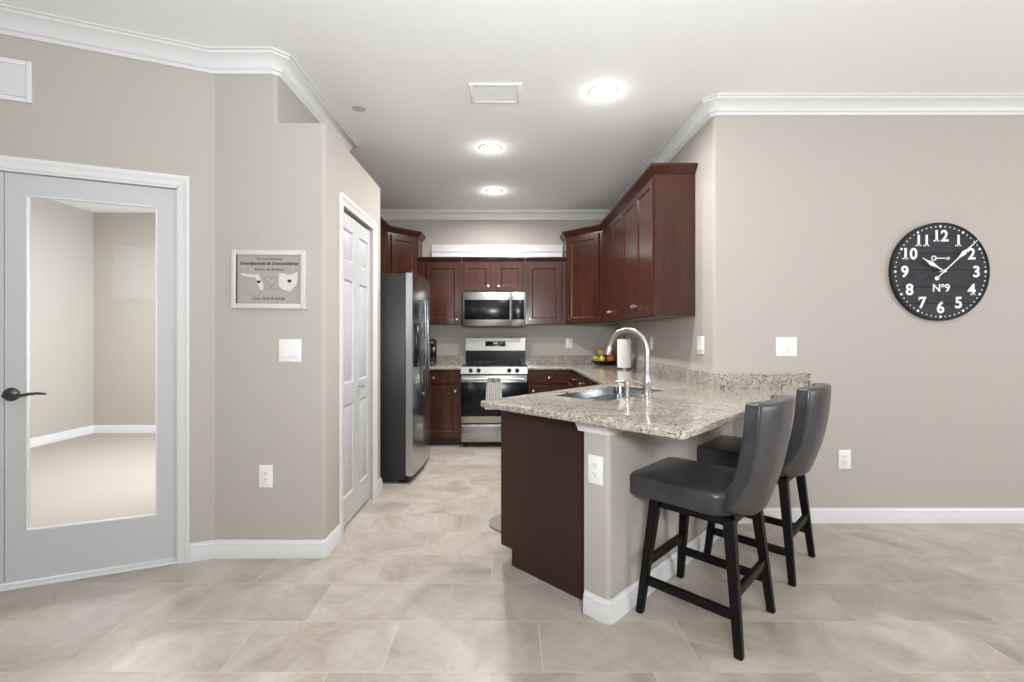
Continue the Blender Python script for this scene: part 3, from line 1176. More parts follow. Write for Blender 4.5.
def to_local(pts, org, deg):
    m = Matrix.Rotation(-math.radians(deg), 2)
    return [tuple(m @ (Vector(p) - Vector(org))) for p in pts]


poly = to_local([P1, P2, (XR - 0.003, P2[1]), (XR - 0.003, YB - 0.003), (P1[0], YB - 0.003)], P1, -45)
cr = to_local([(P1[0], YB - 0.01), P1, P2], P1, -45)
cabinet('corner_wall_cabinet', 'tall cherry corner cabinet with a diagonal door, right end of the back wall', (P1[0], P1[1], 0), -45, poly, Z0, zc,
        [('door', 0.035, L - 0.055, Z0 + 0.012, zc - 0.02, (0.07, Z0 + 0.055))], cr)
# two cabinets along the right wall; local x runs towards the viewer
yA = P2[1] - 0.003
LEN = (yA - 3.34) / 2
for k, lb in enumerate(('cherry wall cabinet with two doors on the right wall, beside the corner cabinet',
                        'nearest cherry wall cabinet with two doors and a plain wooden side on the right wall')):
    ys = yA - k * LEN
    dpr = XR - XF - 0.003
    w = LEN - 0.002
    last = k == 1
    crp = [(0, 0), (w, 0)] if not last else [(0, 0), (w + 0.006, 0), (w + 0.006, dpr)]
    ends = [(w, w + 0.006, -0.002, dpr, Z0, zc)] if last else []
    cabinet('wall_cabinet', lb, (XF, ys, 0), -90, rect(w, dpr), Z0, zc,
            [('door', 0.012, w / 2 - 0.004, Z0 + 0.012, zc - 0.02, (w / 2 - 0.035, Z0 + 0.10)),
             ('door', w / 2 + 0.004, w - 0.012, Z0 + 0.012, zc - 0.02, (w / 2 + 0.035, Z0 + 0.10))], crp, ends=ends)

# left corner cabinet and the cabinet over the refrigerator
XFL = -1.36
Q2 = (-1.06, YF - 0.005)
Q1 = (XFL, Q2[1] - (Q2[0] - XFL))
LQ = math.hypot(Q2[0] - Q1[0], Q2[1] - Q1[1])
poly = to_local([Q1, Q2, (Q2[0], YB - 0.003), (XL + 0.003, YB - 0.003), (XL + 0.003, Q1[1])], Q1, 45)
cr = to_local([Q1, Q2, (Q2[0], YB - 0.01)], Q1, 45)
cabinet('corner_wall_cabinet', 'tall cherry corner cabinet with a diagonal door, behind the refrigerator', (Q1[0], Q1[1], 0), 45, poly, Z0, zc,
        [('door', 0.055, LQ - 0.03, Z0 + 0.012, zc - 0.02, None)], cr)
yb0 = 3.80
w = Q1[1] - 0.003 - yb0
cabinet('wall_cabinet', 'cherry cabinet on the left wall above the refrigerator', (XFL, yb0, 0), 90, rect(w, XFL - XL - 0.003), 1.87, zc,
        [('door', 0.012, w / 2 - 0.004, 1.885, zc - 0.02, (w / 2 - 0.04, 1.94)), ('door', w / 2 + 0.004, w - 0.012, 1.885, zc - 0.02, (w / 2 + 0.04, 1.94))], [(0, 0), (w, 0)])

# base cabinets, back wall
YBF = 5.15
dpb = YB - YBF - 0.003
TOPB = CB - 0.001
x0, x1 = -1.06, -0.512
w = x1 - x0
cabinet('base_cabinet', 'cherry base cabinet with one drawer and door, left of the stove', (x0, YBF, 0), 0, rect(w, dpb), 0, TOPB,
        [('drawer', 0.07, w - 0.03, 0.715, 0.845, (w / 2 - 0.03, 0.78)), ('door', 0.07, w - 0.03, 0.115, 0.69, (w - 0.06, 0.63))], toe=True)
x0, x1 = 0.248, 0.765
w = x1 - x0
cabinet('base_cabinet', 'cherry base cabinet with one drawer and door, right of the stove', (x0, YBF, 0), 0, rect(w, dpb), 0, TOPB,
        [('drawer', 0.03, w - 0.075, 0.715, 0.845, (w / 2 - 0.02, 0.78)), ('door', 0.03, w - 0.075, 0.115, 0.69, (0.06, 0.63))], toe=True)
XBF = 0.768
ya, yz = 5.145, 3.42
ln = (ya - yz) / 2
for k, lb in enumerate(('cherry drawer cabinet on the right wall, nearer the back corner', 'cherry drawer cabinet on the right wall, nearer the peninsula')):
    w = ln - 0.002
    cabinet('base_cabinet', lb, (XBF, ya - k * ln, 0), -90, rect(w, XR - XBF - 0.003), 0, TOPB,
            [('drawer', 0.03, w / 2 - 0.01, 0.715, 0.845, (w / 4, 0.78)), ('drawer', w / 2 + 0.01, w - 0.03, 0.715, 0.845, (w * 0.75, 0.78)),
             ('door', 0.03, w / 2 - 0.01, 0.115, 0.69, (w / 2 - 0.05, 0.63)), ('door', w / 2 + 0.01, w - 0.03, 0.115, 0.69, (w / 2 + 0.05, 0.63))], toe=True)

# peninsula sink base; local x runs towards the free end, front faces the kitchen
UE, VF = 1.775, -1.812
UB = 2.95
org = uv(UB, VF)
r = thing('sink_cabinet', 'dark cherry sink cabinet of the peninsula with a plain end panel', 'cabinet', (org[0], org[1], 0), -135)
w = UB - UE
dd = KV0 - VF - 0.002
body = box(B(), 0, w - 0.007, 0, dd, 0.09, 0.64)
box(body, 0, w - 0.007, 0, 0.02, 0.64, TOPB)
box(body, 0, w - 0.007, dd - 0.02, dd, 0.64, TOPB)
box(body, 0, 0.02, 0.02, dd - 0.02, 0.64, TOPB)
box(body, w - 0.027, w - 0.007, 0.02, dd - 0.02, 0.64, TOPB)
obj('body', body, 'wood', r, 0)
obj('toe_kick', box(B(), 0, w - 0.007, 0.08, dd, 0, 0.09), 'woodlow', r, 0)
ep = prism(B(), [(-0.002, 0.09), (0.083, 0.09), (0.083, 0.0), (dd, 0.0), (dd, TOPB), (-0.002, TOPB)], 0, 0.007,
           Matrix.Translation((w - 0.007, 0, 0)) @ Matrix(((0, 0, 1, 0), (1, 0, 0, 0), (0, 1, 0, 0), (0, 0, 0, 1))))
obj('end_panel', ep, 'woodlow', r, 0)
for a, b in ((0.35, 0.68), (0.70, 1.03)):
    d = obj('door', shaker(a, b, 0.115, 0.69, -0.019), 'wood', r, 20)
    obj('knob', knob(b - 0.04 if a < 0.5 else a + 0.04, 0.63, -0.019), 'chrome', d)
    obj('drawer', slab(a, b, 0.715, 0.845, -0.019), 'wood', r, 20)
obj('door', shaker(1.05, w - 0.02, 0.115, 0.845, -0.019), 'wood', r, 20)

# ---------------------------------------------------------------- countertops
SU0, SU1, SV0, SV1 = 2.09, 2.85, -1.725, -1.345
UCE, VCF, VCB = 1.62, -1.835, -0.707
xs_i = 0.725
yF = 5.115
A_ = uv(UCE, VCF)
B_ = uv(UCE, VCB)
C_ = ((YC - 0.002) + VCB / R2, YC - 0.002)
kin = (xs_i, xs_i - VCF / R2)
poly = [A_, B_, C_, (XR - 0.002, YC - 0.002), (XR - 0.002, YB - 0.002), (0.246, YB - 0.002), (0.246, yF), (xs_i, yF), kin]
poly = fillet(poly, {0: 0.035, 1: 0.03})
hole = fillet([uv(SU0, SV0), uv(SU1, SV0), uv(SU1, SV1), uv(SU0, SV1)], {0: 0.05, 1: 0.05, 2: 0.05, 3: 0.05})


def slab_with_hole(outer, holes, z0, z1, r=0.009):
    t = bmesh.new()
    for lp in [outer] + holes:
        vs = [t.verts.new((x, y, z1)) for x, y in lp]
        for i in range(len(vs)):
            t.edges.new((vs[i], vs[(i + 1) % len(vs)]))
    bmesh.ops.triangle_fill(t, use_beauty=True, use_dissolve=False, edges=list(t.edges))
    bmesh.ops.recalc_face_normals(t, faces=t.faces)
    for f in t.faces:
        if f.normal.z < 0:
            f.normal_flip()
    ex = bmesh.ops.extrude_face_region(t, geom=list(t.faces))
    for v in [g for g in ex['geom'] if isinstance(g, bmesh.types.BMVert)]:
        v.co.z = z0
    bmesh.ops.recalc_face_normals(t, faces=t.faces)
    t.normal_update()
    es = [e for e in t.edges if len(e.link_faces) == 2 and abs(e.link_faces[0].normal.z) + abs(e.link_faces[1].normal.z) > 0.9 and
          abs(abs(e.link_faces[0].normal.z) - abs(e.link_faces[1].normal.z)) > 0.9]
    if r:
        bmesh.ops.bevel(t, geom=es, offset=r, segments=3, profile=0.6, affect='EDGES')
    return t


ct = thing('countertop', 'speckled beige granite countertop of the peninsula and right wall', 'countertop', (0, 0, 0))
obj('slab', slab_with_hole(poly, [hole], CB, CT), 'granite', ct, 30)
BSP = [(0, CT), (0.02, CT), (0.02, CT + 0.098), (0.017, CT + 0.101), (0, CT + 0.101)]
obj('backsplash', sweep(B(), [(0.246, YB - 0.001), (XR - 0.001, YB - 0.001), (XR - 0.001, YC + 0.021), (XR + 0.021, YC - 0.001), (2.03, YC - 0.001)], BSP), 'granite', ct, 20)

cl = thing('countertop', 'short granite countertop between the refrigerator and the stove', 'countertop', (0, 0, 0))
obj('slab', slab_with_hole([(XL + 0.003, yF), (-0.51, yF), (-0.51, YB - 0.002), (XL + 0.003, YB - 0.002)], [], CB, CT), 'granite', cl, 30)
obj('backsplash', sweep(B(), [(XL + 0.003, YB - 0.001), (-0.51, YB - 0.001)], BSP), 'granite', cl, 20)

# ---------------------------------------------------------------- sink, faucet
UVM = Matrix(((R2, R2, 0, 0), (R2, -R2, 0, 0), (0, 0, 1, 0), (0, 0, 0, 1)))   # local (u, v, z) -> world (mirrors)
sk = thing('kitchen_sink', 'stainless double bowl sink set under the granite peninsula', 'sink', (0, 0, 0))


def uvloop(t, u0, u1, v0, v1, ins, z, r):
    p = fillet([(u0 + ins, v0 + ins), (u1 - ins, v0 + ins), (u1 - ins, v1 - ins), (u0 + ins, v1 - ins)], {0: r, 1: r, 2: r, 3: r}, 6)
    return [t.verts.new((*uv(a, b), z)) for a, b in p]


def skin(t, rs):
    for a, b in zip(rs, rs[1:]):
        for k in range(len(a)):
            j = (k + 1) % len(a)
            t.faces.new((a[k], a[j], b[j], b[k]))


um = 2.49
ZD = 0.846
BU = [(SU0 + 0.012, um - 0.014), (um + 0.014, SU1 - 0.012)]
t = bmesh.new()
skin(t, [uvloop(t, SU0, SU1, SV0, SV1, 0.0015, CT - 0.010, 0.05), uvloop(t, SU0, SU1, SV0, SV1, 0.003, CT - 0.008, 0.049), uvloop(t, SU0, SU1, SV0, SV1, 0.008, ZD, 0.047)])
t2 = bmesh.new()
for lp in [uvloop(t2, SU0, SU1, SV0, SV1, 0.008, ZD, 0.047)] + [uvloop(t2, a, b, SV0 + 0.012, SV1 - 0.012, 0, ZD, 0.045) for a, b in BU]:
    for k in range(len(lp)):
        t2.edges.new((lp[k], lp[(k + 1) % len(lp)]))
bmesh.ops.triangle_fill(t2, use_beauty=True, use_dissolve=False, edges=list(t2.edges))
merge(t, t2)
obj('sink_rim', t, 'sinksteel', sk, 40)
for a, b in BU:
    t = bmesh.new()
    rs = [uvloop(t, a, b, SV0 + 0.012, SV1 - 0.012, q, z, r) for q, z, r in ((0, ZD, 0.045), (0.004, ZD - 0.008, 0.045), (0.010, CB - 0.16, 0.04), (0.04, CB - 0.19, 0.03))]
    skin(t, rs)
    t.faces.new(rs[-1])
    bmesh.ops.recalc_face_normals(t, faces=t.faces)
    c = uv((a + b) / 2, (SV0 + SV1) / 2)
    lathe(t, [(0, 0.001), (0.028, 0.001), (0.040, 0.004), (0.044, 0.001)], 24, Matrix.Translation((c[0], c[1], CB - 0.19)))
    obj('bowl', t, 'sinksteel', sk, 40)

fx, fy = 0.805, 2.60
fa = thing('kitchen_faucet', 'tall brushed nickel gooseneck faucet behind the peninsula sink', 'faucet', (fx, fy, CT), 135)   # local x points to the sink
bm = lathe(B(), [(0.030, 0), (0.030, 0.006), (0.024, 0.012), (0.022, 0.05), (0.024, 0.055), (0.024, 0.10), (0.019, 0.115), (0.014, 0.13)], 28)
obj('base', bm, 'chrome', fa)
pts, rad = [], []
for k in range(9):
    pts.append((0, 0, 0.125 + 0.135 * k / 8))
    rad.append(0.0142)
rr = 0.124
for k in range(1, 17):
    a = math.radians(180 - k * 168 / 16)
    pts.append((rr + rr * math.cos(a), 0, 0.26 + rr * math.sin(a)))
    rad.append(0.0142)
e = Vector(pts[-1])
dv = (Vector(pts[-1]) - Vector(pts[-2])).normalized()
obj('spout', tube(B(), pts, rad, 16), 'chrome', fa)
obj('spray_head', tube(B(), [e - dv * 0.005, e + dv * 0.008, e + dv * 0.014, e + dv * 0.05, e + dv * 0.056], [0.0142, 0.0152, 0.018, 0.020, 0.014], 18), 'chrome', fa)
bm = cyl(B(), (0, 0.018, 0.078), (0, 0.052, 0.078), 0.015, 16)
tube(bm, [(0, 0.048, 0.078), (0.02, 0.07, 0.088), (0.045, 0.10, 0.096)], [0.008, 0.007, 0.006], 10)
obj('lever_handle', bm, 'chrome', fa)
sd = thing('soap_dispenser', 'short brushed nickel soap dispenser left of the faucet', 'soap dispenser', (0.668, 2.515, CT), 135)
obj('base', lathe(B(), [(0.021, 0), (0.021, 0.004), (0.014, 0.010), (0.011, 0.014), (0.011, 0.07), (0.015, 0.074), (0.015, 0.098), (0.012, 0.102), (0, 0.103)], 22), 'chrome', sd)
obj('nozzle', tube(B(), [(0, 0, 0.09), (0.03, 0, 0.094), (0.065, 0, 0.090), (0.078, 0, 0.082)], [0.008, 0.007, 0.006, 0.005], 10), 'chrome', sd)

# ---------------------------------------------------------------- things on the counter
ph = thing('paper_towel_holder', 'dark upright paper towel holder on the granite by the side wall', 'paper towel holder', (1.255, 4.83, CT))
obj('base', lathe(B(), [(0.075, 0), (0.075, 0.008), (0.07, 0.012), (0, 0.012)], 32), 'pewter', ph)
obj('post', lathe(B(), [(0.006, 0.012), (0.006, 0.335), (0.012, 0.345), (0.008, 0.358), (0, 0.36)], 16), 'pewter', ph)
obj('tension_arm', tube(B(), [(0.058, -0.03, 0.01), (0.095, -0.045, 0.03), (0.10, -0.05, 0.10), (0.095, -0.05, 0.125), (0.085, -0.045, 0.125)], 0.006, 10), 'pewter', ph)
pt = lathe(B(), [(0.02, 0.013), (0.072, 0.013), (0.073, 0.016), (0.073, 0.312), (0.071, 0.315), (0.02, 0.315), (0.02, 0.013)], 40)
o = tag(obj('paper_towel_roll', pt, 'paper'), 'white paper towel roll standing on the granite behind the faucet', 'paper towels')
o.location = (1.255, 4.83, CT)

bcx, bcy = 1.185, 5.5
bw_m = plain('dark_wire_bowl', (46, 40, 36), 0.4, 0.6)
fb = thing('fruit_bowl', 'dark low bowl of fruit in the back corner of the granite', 'bowl', (bcx, bcy, CT))
obj('bowl', lathe(B(), [(0, 0.004), (0.055, 0.004), (0.06, 0.0), (0.065, 0.004), (0.115, 0.016), (0.150, 0.046), (0.154, 0.048), (0.148, 0.052), (0.112, 0.024), (0.06, 0.012), (0, 0.012)], 40), bw_m, fb)


def fruit_mat(name, a, b):
    m = NT(name).set(0.35)
    nz = m.n('ShaderNodeTexNoise', i_Scale=14.0, i_Detail=3.0)
    m.l(m.coords(), nz.inputs['Vector'])
    m.l(m.ramp(nz.outputs[0], [(0.35, a), (0.65, b)]), m.b.inputs['Base Color'])
    return m.m


MF = {'red': fruit_mat('red_apple_skin', (150, 34, 26), (190, 70, 42)), 'green': fruit_mat('green_apple_skin', (150, 138, 58), (186, 172, 90)),
      'orange': fruit_mat('orange_peel', (200, 96, 46), (212, 122, 64)), 'lemon': fruit_mat('pale_lemon_skin', (206, 180, 90), (222, 204, 130))}
APPLE = [(0, 0.006), (0.012, 0.0), (0.026, 0.006), (0.036, 0.022), (0.039, 0.040), (0.034, 0.058), (0.02, 0.067), (0.008, 0.064), (0, 0.058)]
ORANGE = [(0, 0)] + [(0.038 * math.sin(math.radians(a)), 0.038 - 0.038 * math.cos(math.radians(a))) for a in range(15, 166, 15)] + [(0, 0.076)]
LEMON = [(0, 0), (0.008, 0.006), (0.022, 0.018), (0.029, 0.036), (0.022, 0.054), (0.009, 0.066), (0, 0.072)]
FR = []
for k, (kd, mt, lb) in enumerate((('orange', 'orange', 'orange at the right front of the fruit bowl'), ('apple', 'red', 'red apple at the right back rim of the fruit bowl'),
                                  ('orange', 'orange', 'orange at the back of the fruit bowl'), ('apple', 'green', 'green apple at the far left rim of the fruit bowl'),
                                  ('lemon', 'lemon', 'pale yellow lemon at the left front of the fruit bowl'))):
    a = math.radians(-45 + 72 * k)
    FR.append((kd, mt, 0.090 * math.cos(a), 0.090 * math.sin(a), 0.022, lb))
for k, (kd, mt, lb) in enumerate((('apple', 'red', 'red apple on top of the heaped fruit at right'), ('orange', 'orange', 'orange on top of the heap at the back'),
                                  ('apple', 'green', 'green apple on top of the heap at left'))):
    a = math.radians(-20 + 120 * k)
    FR.append((kd, mt, 0.060 * math.cos(a), 0.060 * math.sin(a), 0.103, lb))
for kd, mt, dx, dy, dz, lb in FR:
    prof = {'apple': APPLE, 'orange': ORANGE, 'lemon': LEMON}[kd]
    prof = [(a * 1.32, b * 1.32) for a, b in prof]
    o = obj(kd, lathe(B(), prof, 20), MF[mt], None, 60)
    o.location = (bcx + dx, bcy + dy, CT + dz)
    tag(o, lb, 'fruit', 'fruit in the bowl')
    if kd == 'apple':
        obj('stem', tube(B(), [(0, 0, 0.076), (0.002, 0, 0.088), (0.005, 0, 0.098)], 0.0018, 6), 'leg', o)

cm = thing('coffee_maker', 'black coffee maker with a silver top on the counter beside the refrigerator', 'coffee maker', (-0.925, 5.42, CT))
bm = box(B(), -0.09, 0.09, -0.13, 0.13, 0, 0.035, 0.01)
box(bm, -0.085, 0.085, 0.03, 0.13, 0.03, 0.30, 0.015)
box(bm, -0.09, 0.09, -0.11, 0.13, 0.22, 0.31, 0.02)
obj('body', bm, 'black', cm)
obj('lid', lathe(B(), [(0, 0.33), (0.05, 0.326), (0.075, 0.312), (0.078, 0.305), (0, 0.305)], 28), 'steel', cm)
obj('mug_tray', box(B(), -0.07, 0.07, -0.12, 0.02, 0.036, 0.042, 0.003), 'steel', cm)

# ---------------------------------------------------------------- stove
sx0, sx1, syF = -0.506, 0.2416, 5.11
sw = sx1 - sx0
st = thing('gas_range', 'stainless freestanding gas stove between the cherry base cabinets', 'stove', (sx0, syF, 0))
yb_ = YB - syF - 0.004
obj('body', box(B(), 0, sw, 0.03, yb_, 0.03, 0.895), 'black', st, 0)
for a, b in ((0.05, 0.08), (sw - 0.05, 0.08), (0.05, yb_ - 0.08), (sw - 0.05, yb_ - 0.08)):
    obj('foot', cyl(B(), (a, b, 0), (a, b, 0.032), 0.018, 14), 'black', st)
bm = box(B(), 0.0, sw, -0.005, yb_ - 0.01, 0.895, 0.915, 0.006)
obj('cooktop', bm, 'black', st)
t = bmesh.new()
vs = [t.verts.new(p) for p in ((0, -0.03, 0.825), (sw, -0.03, 0.825), (sw, -0.012, 0.905), (0, -0.012, 0.905), (0, 0.04, 0.825), (sw, 0.04, 0.825), (sw, 0.04, 0.905), (0, 0.04, 0.905))]
for f in ((0, 1, 2, 3), (5, 4, 7, 6), (1, 5, 6, 2), (4, 0, 3, 7), (3, 2, 6, 7), (4, 5, 1, 0)):
    t.faces.new([vs[k] for k in f])
bmesh.ops.bevel(t, geom=list(t.edges), offset=0.005, segments=2, affect='EDGES')
obj('control_panel', t, 'steel', st)
for kx in (470.6, 478.6, 509.2, 517.2):
    X = (kx - 506) * 5.08 / 455 - sx0
    bm = lathe(B(), [(0.024, 0), (0.024, 0.008), (0.019, 0.012), (0.0175, 0.03), (0.014, 0.033), (0, 0.033)], 24,
               Matrix.Translation((X, -0.02, 0.866)) @ Matrix.Rotation(math.radians(102), 4, 'X') @ Matrix.Diagonal((1, 1, 1, 1)))
    obj('knob', bm, 'black', st)
for cx_ in (0.19, sw / 2, sw - 0.19):
    bm = B()
    hw = 0.118 if cx_ != sw / 2 else 0.056
    ya_, yz_ = 0.04, yb_ - 0.13
    for yy in (ya_, (ya_ + yz_) / 2, yz_):
        box(bm, cx_ - hw, cx_ + hw, yy - 0.006, yy + 0.006, 0.935, 0.948, 0.002)
    for xx in (cx_ - hw, cx_, cx_ + hw):
        box(bm, xx - 0.006, xx + 0.006, ya_ - 0.006, yz_ + 0.006, 0.935, 0.948, 0.002)
    for xx in (cx_ - hw, cx_ + hw):
        for yy in (ya_, yz_):
            box(bm, xx - 0.006, xx + 0.006, yy - 0.006, yy + 0.006, 0.914, 0.940)
    obj('burner_grate', bm, 'blackmatte', st)
    for yy in ((0.15, yb_ - 0.25) if hw > 0.1 else ((0.04 + yb_ - 0.13) / 2,)):
        obj('burner', lathe(B(), [(0.045, 0.914), (0.042, 0.922), (0.034, 0.924), (0.032, 0.930), (0, 0.931)], 24, Matrix.Translation((cx_, yy, 0))), 'blackmatte', st)
# backguard
bm = box(B(), 0.004, sw - 0.004, yb_ - 0.075, yb_, 0.90, 1.075)
obj('backguard_base', bm, 'black', st, 0)
t = bmesh.new()
pf = [(yb_ - 0.095, 1.07), (yb_, 1.07), (yb_, 1.235), (yb_ - 0.05, 1.235), (yb_ - 0.062, 1.228)]
bg = prism(B(), pf, 0, sw - 0.004, Matrix.Translation((0.002, 0, 0)) @ Matrix(((0, 0, 1, 0), (1, 0, 0, 0), (0, 1, 0, 0), (0, 0, 0, 1))))
t.free()
bgo = obj('backguard', bg, 'steel', st, 0)
TI = math.atan2(0.033, 0.158)
bp = Matrix.Translation((sw / 2, yb_ - 0.080, 1.152)) @ Matrix.Rotation(-TI, 4, 'X')
obj('clock_panel', box(B(), -0.125, 0.125, -0.004, 0.004, -0.032, 0.032, 0.003, mat=bp), 'black', bgo)
t = text_bm('10:08', 0.028, 0.0005)
t.transform(bp @ Matrix.Translation((0.0, -0.0046, 0.008)))
obj('clock_digits', t, 'display', bgo, 0)
# oven door
od = obj('oven_door', box(B(), 0.003, sw - 0.003, -0.028, 0.03, 0.275, 0.81, 0.006), 'steel', st)
obj('oven_window', box(B(), 0.006, sw - 0.006, -0.031, -0.026, 0.352, 0.735, 0.002), 'black', od)
bm = B()
tube(bm, [(0.04, -0.075, 0.772), (sw - 0.04, -0.075, 0.772)], 0.0125, 14)
for xx in (0.06, sw - 0.06):
    cyl(bm, (xx, -0.03, 0.772), (xx, -0.075, 0.772), 0.010, 12)
obj('oven_handle', bm, 'steel', od)
obj('storage_drawer', box(B(), 0.003, sw - 0.003, -0.026, 0.03, 0.065, 0.262, 0.006), 'steel', st)

# dish towel over the oven handle
tcx = (494 - 506) * 5.03 / 455
t = bmesh.new()
yh = syF - 0.075
prof = [(-0.0185, 0.44), (-0.0175, 0.60), (-0.0165, 0.74)] + [(-0.0165 * math.cos(math.radians(a)), 0.772 + 0.0165 * math.sin(math.radians(a))) for a in (0, 30, 60, 90, 120, 150, 180)] + [(0.0165, 0.74), (0.018, 0.62), (0.019, 0.50)]
nx = 28
cols = []
for i in range(nx + 1):
    s = i / nx * 2 - 1
    col_ = []
    for y, z in prof:
        spread = 0.076 + 0.022 * max(0, (0.76 - z)) / 0.3
        fold = 0.005 * math.sin(s * 13) * min(1, max(0, (0.775 - z) * 6))
        col_.append(t.verts.new((tcx + s * spread, yh + y + fold - 0.004, z)))
    cols.append(col_)
for a, b in zip(cols, cols[1:]):
    for k in range(len(prof) - 1):
        t.faces.new((a[k], b[k], b[k + 1], a[k + 1]))
bmesh.ops.recalc_face_normals(t, faces=t.faces)
bmesh.ops.solidify(t, geom=list(t.faces), thickness=0.003)
tw = tag(obj('dish_towel', t, 'towel', None, 60), 'grey striped dish towel hanging from the oven door handle', 'dish towel')

# ---------------------------------------------------------------- microwave
mx0, mx1, my = -0.512, 0.233, 5.37
mw = mx1 - mx0
mz0, mz1 = 1.368, 1.772
mo = thing('microwave', 'stainless over the range microwave mounted under the short cabinet', 'microwave', (mx0, my, 0))
obj('body', box(B(), 0.002, mw - 0.002, 0.02, YB - my - 0.004, mz0 + 0.004, mz1 - 0.004), 'black', mo, 0)
dw = mw * 0.765
md = obj('door', box(B(), 0, dw, -0.012, 0.022, mz0, mz1 - 0.004, 0.004), 'steel', mo)
obj('window', box(B(), 0.022, dw - 0.02, -0.0145, -0.010, mz0 + 0.075, mz1 - 0.095, 0.002), 'black', md)
bm = tube(B(), [(dw - 0.008, -0.052, mz0 + 0.065), (dw - 0.008, -0.058, (mz0 + mz1) / 2), (dw - 0.008, -0.052, mz1 - 0.075)], 0.011, 12)
for z in (mz0 + 0.08, mz1 - 0.09):
    cyl(bm, (dw - 0.008, -0.01, z), (dw - 0.008, -0.052, z), 0.008, 10)
obj('handle', bm, 'steel', md)
cp = obj('control_panel', box(B(), dw + 0.002, mw, -0.012, 0.022, mz0, mz1 - 0.004, 0.004), 'steel', mo)
obj('keypad', box(B(), dw + 0.014, mw - 0.020, -0.0145, -0.010, mz0 + 0.075, mz1 - 0.095, 0.002), 'black', cp)

# ---------------------------------------------------------------- refrigerator
fy0, fy1 = 3.845, 4.745
fr = thing('refrigerator', 'tall side by side refrigerator with charcoal sides beside the pantry', 'refrigerator', (-0.853, fy0, 0), 90)
# local x -> +Y (away from the viewer), local -y -> +X (front)
fwid = fy1 - fy0
obj('case', box(B(), 0, fwid, 0.0, 0.76, 0.03, 1.780, 0.004), 'caseside', fr)
obj('base_grille', box(B(), 0.01, fwid - 0.01, -0.03, 0.02, 0.012, 0.06, 0.004), 'black', fr)
for a in (0.06, fwid - 0.06):
    for b in (0.05, 0.70):
        obj('foot', cyl(B(), (a, b, 0), (a, b, 0.032), 0.02, 12), 'black', fr)
fm = 0.42 * fwid


def fridge_front(x):
    s = (x / fwid) * 2 - 1
    return -0.062 - 0.032 * (1 - s * s)


def fdoor(xa, xb, z0, z1):
    n = 12
    pl = [(xa + (xb - xa) * k / n, fridge_front(xa + (xb - xa) * k / n)) for k in range(n + 1)]
    pl = pl + [(xb, -0.006), (xa, -0.006)]
    t = prism(B(), pl, z0, z1)
    return t


for nm, xa, xb in (('freezer_door', 0.001, fm - 0.003), ('refrigerator_door', fm + 0.003, fwid - 0.001)):
    d = obj(nm, fdoor(xa, xb, 0.065, 1.785), 'fridgesteel', fr, 30)
    hxp = fm - 0.05 if xa < 0.1 else fm + 0.05
    yfz = fridge_front(hxp)
    bm = tube(B(), [(hxp, yfz - 0.020, 0.70), (hxp, yfz - 0.026, 0.9), (hxp, yfz - 0.028, 1.1), (hxp, yfz - 0.026, 1.35), (hxp, yfz - 0.020, 1.58)], 0.0105, 12)
    for z in (0.72, 1.56):
        cyl(bm, (hxp, yfz + 0.004, z), (hxp, yfz - 0.021, z), 0.010, 10)
    obj('handle', bm, 'handlesteel', d)
    if xa < 0.1:
        dc = 0.18
        yd = fridge_front(dc)
        obj('water_dispenser', box(B(), dc - 0.10, dc + 0.10, yd - 0.004, yd + 0.02, 0.98, 1.36, 0.004), 'black', d)
        obj('dispenser_panel', box(B(), dc - 0.085, dc + 0.085, yd - 0.008, yd, 1.27, 1.345, 0.003), 'steel', d)
for z, nm in ((1.780, 'hinge_cover'),):
    obj(nm, box(B(), 0.01, 0.07, -0.05, 0.06, z, z + 0.022, 0.006), 'black', fr)

# ---------------------------------------------------------------- floor mat
cxm = uv(2.169, -2.116)
ml = fillet([uv(2.019, -2.266), uv(2.79, -2.266), uv(2.79, -1.845), uv(2.019, -1.845)], {0: 0.15, 1: 0.15, 2: 0.05, 3: 0.05}, 10)
tag(obj('kitchen_mat', prism(B(), ml, 0.0, 0.012), 'mat'), 'grey rounded kitchen mat on the tiles in front of the sink cabinet', 'floor mat')


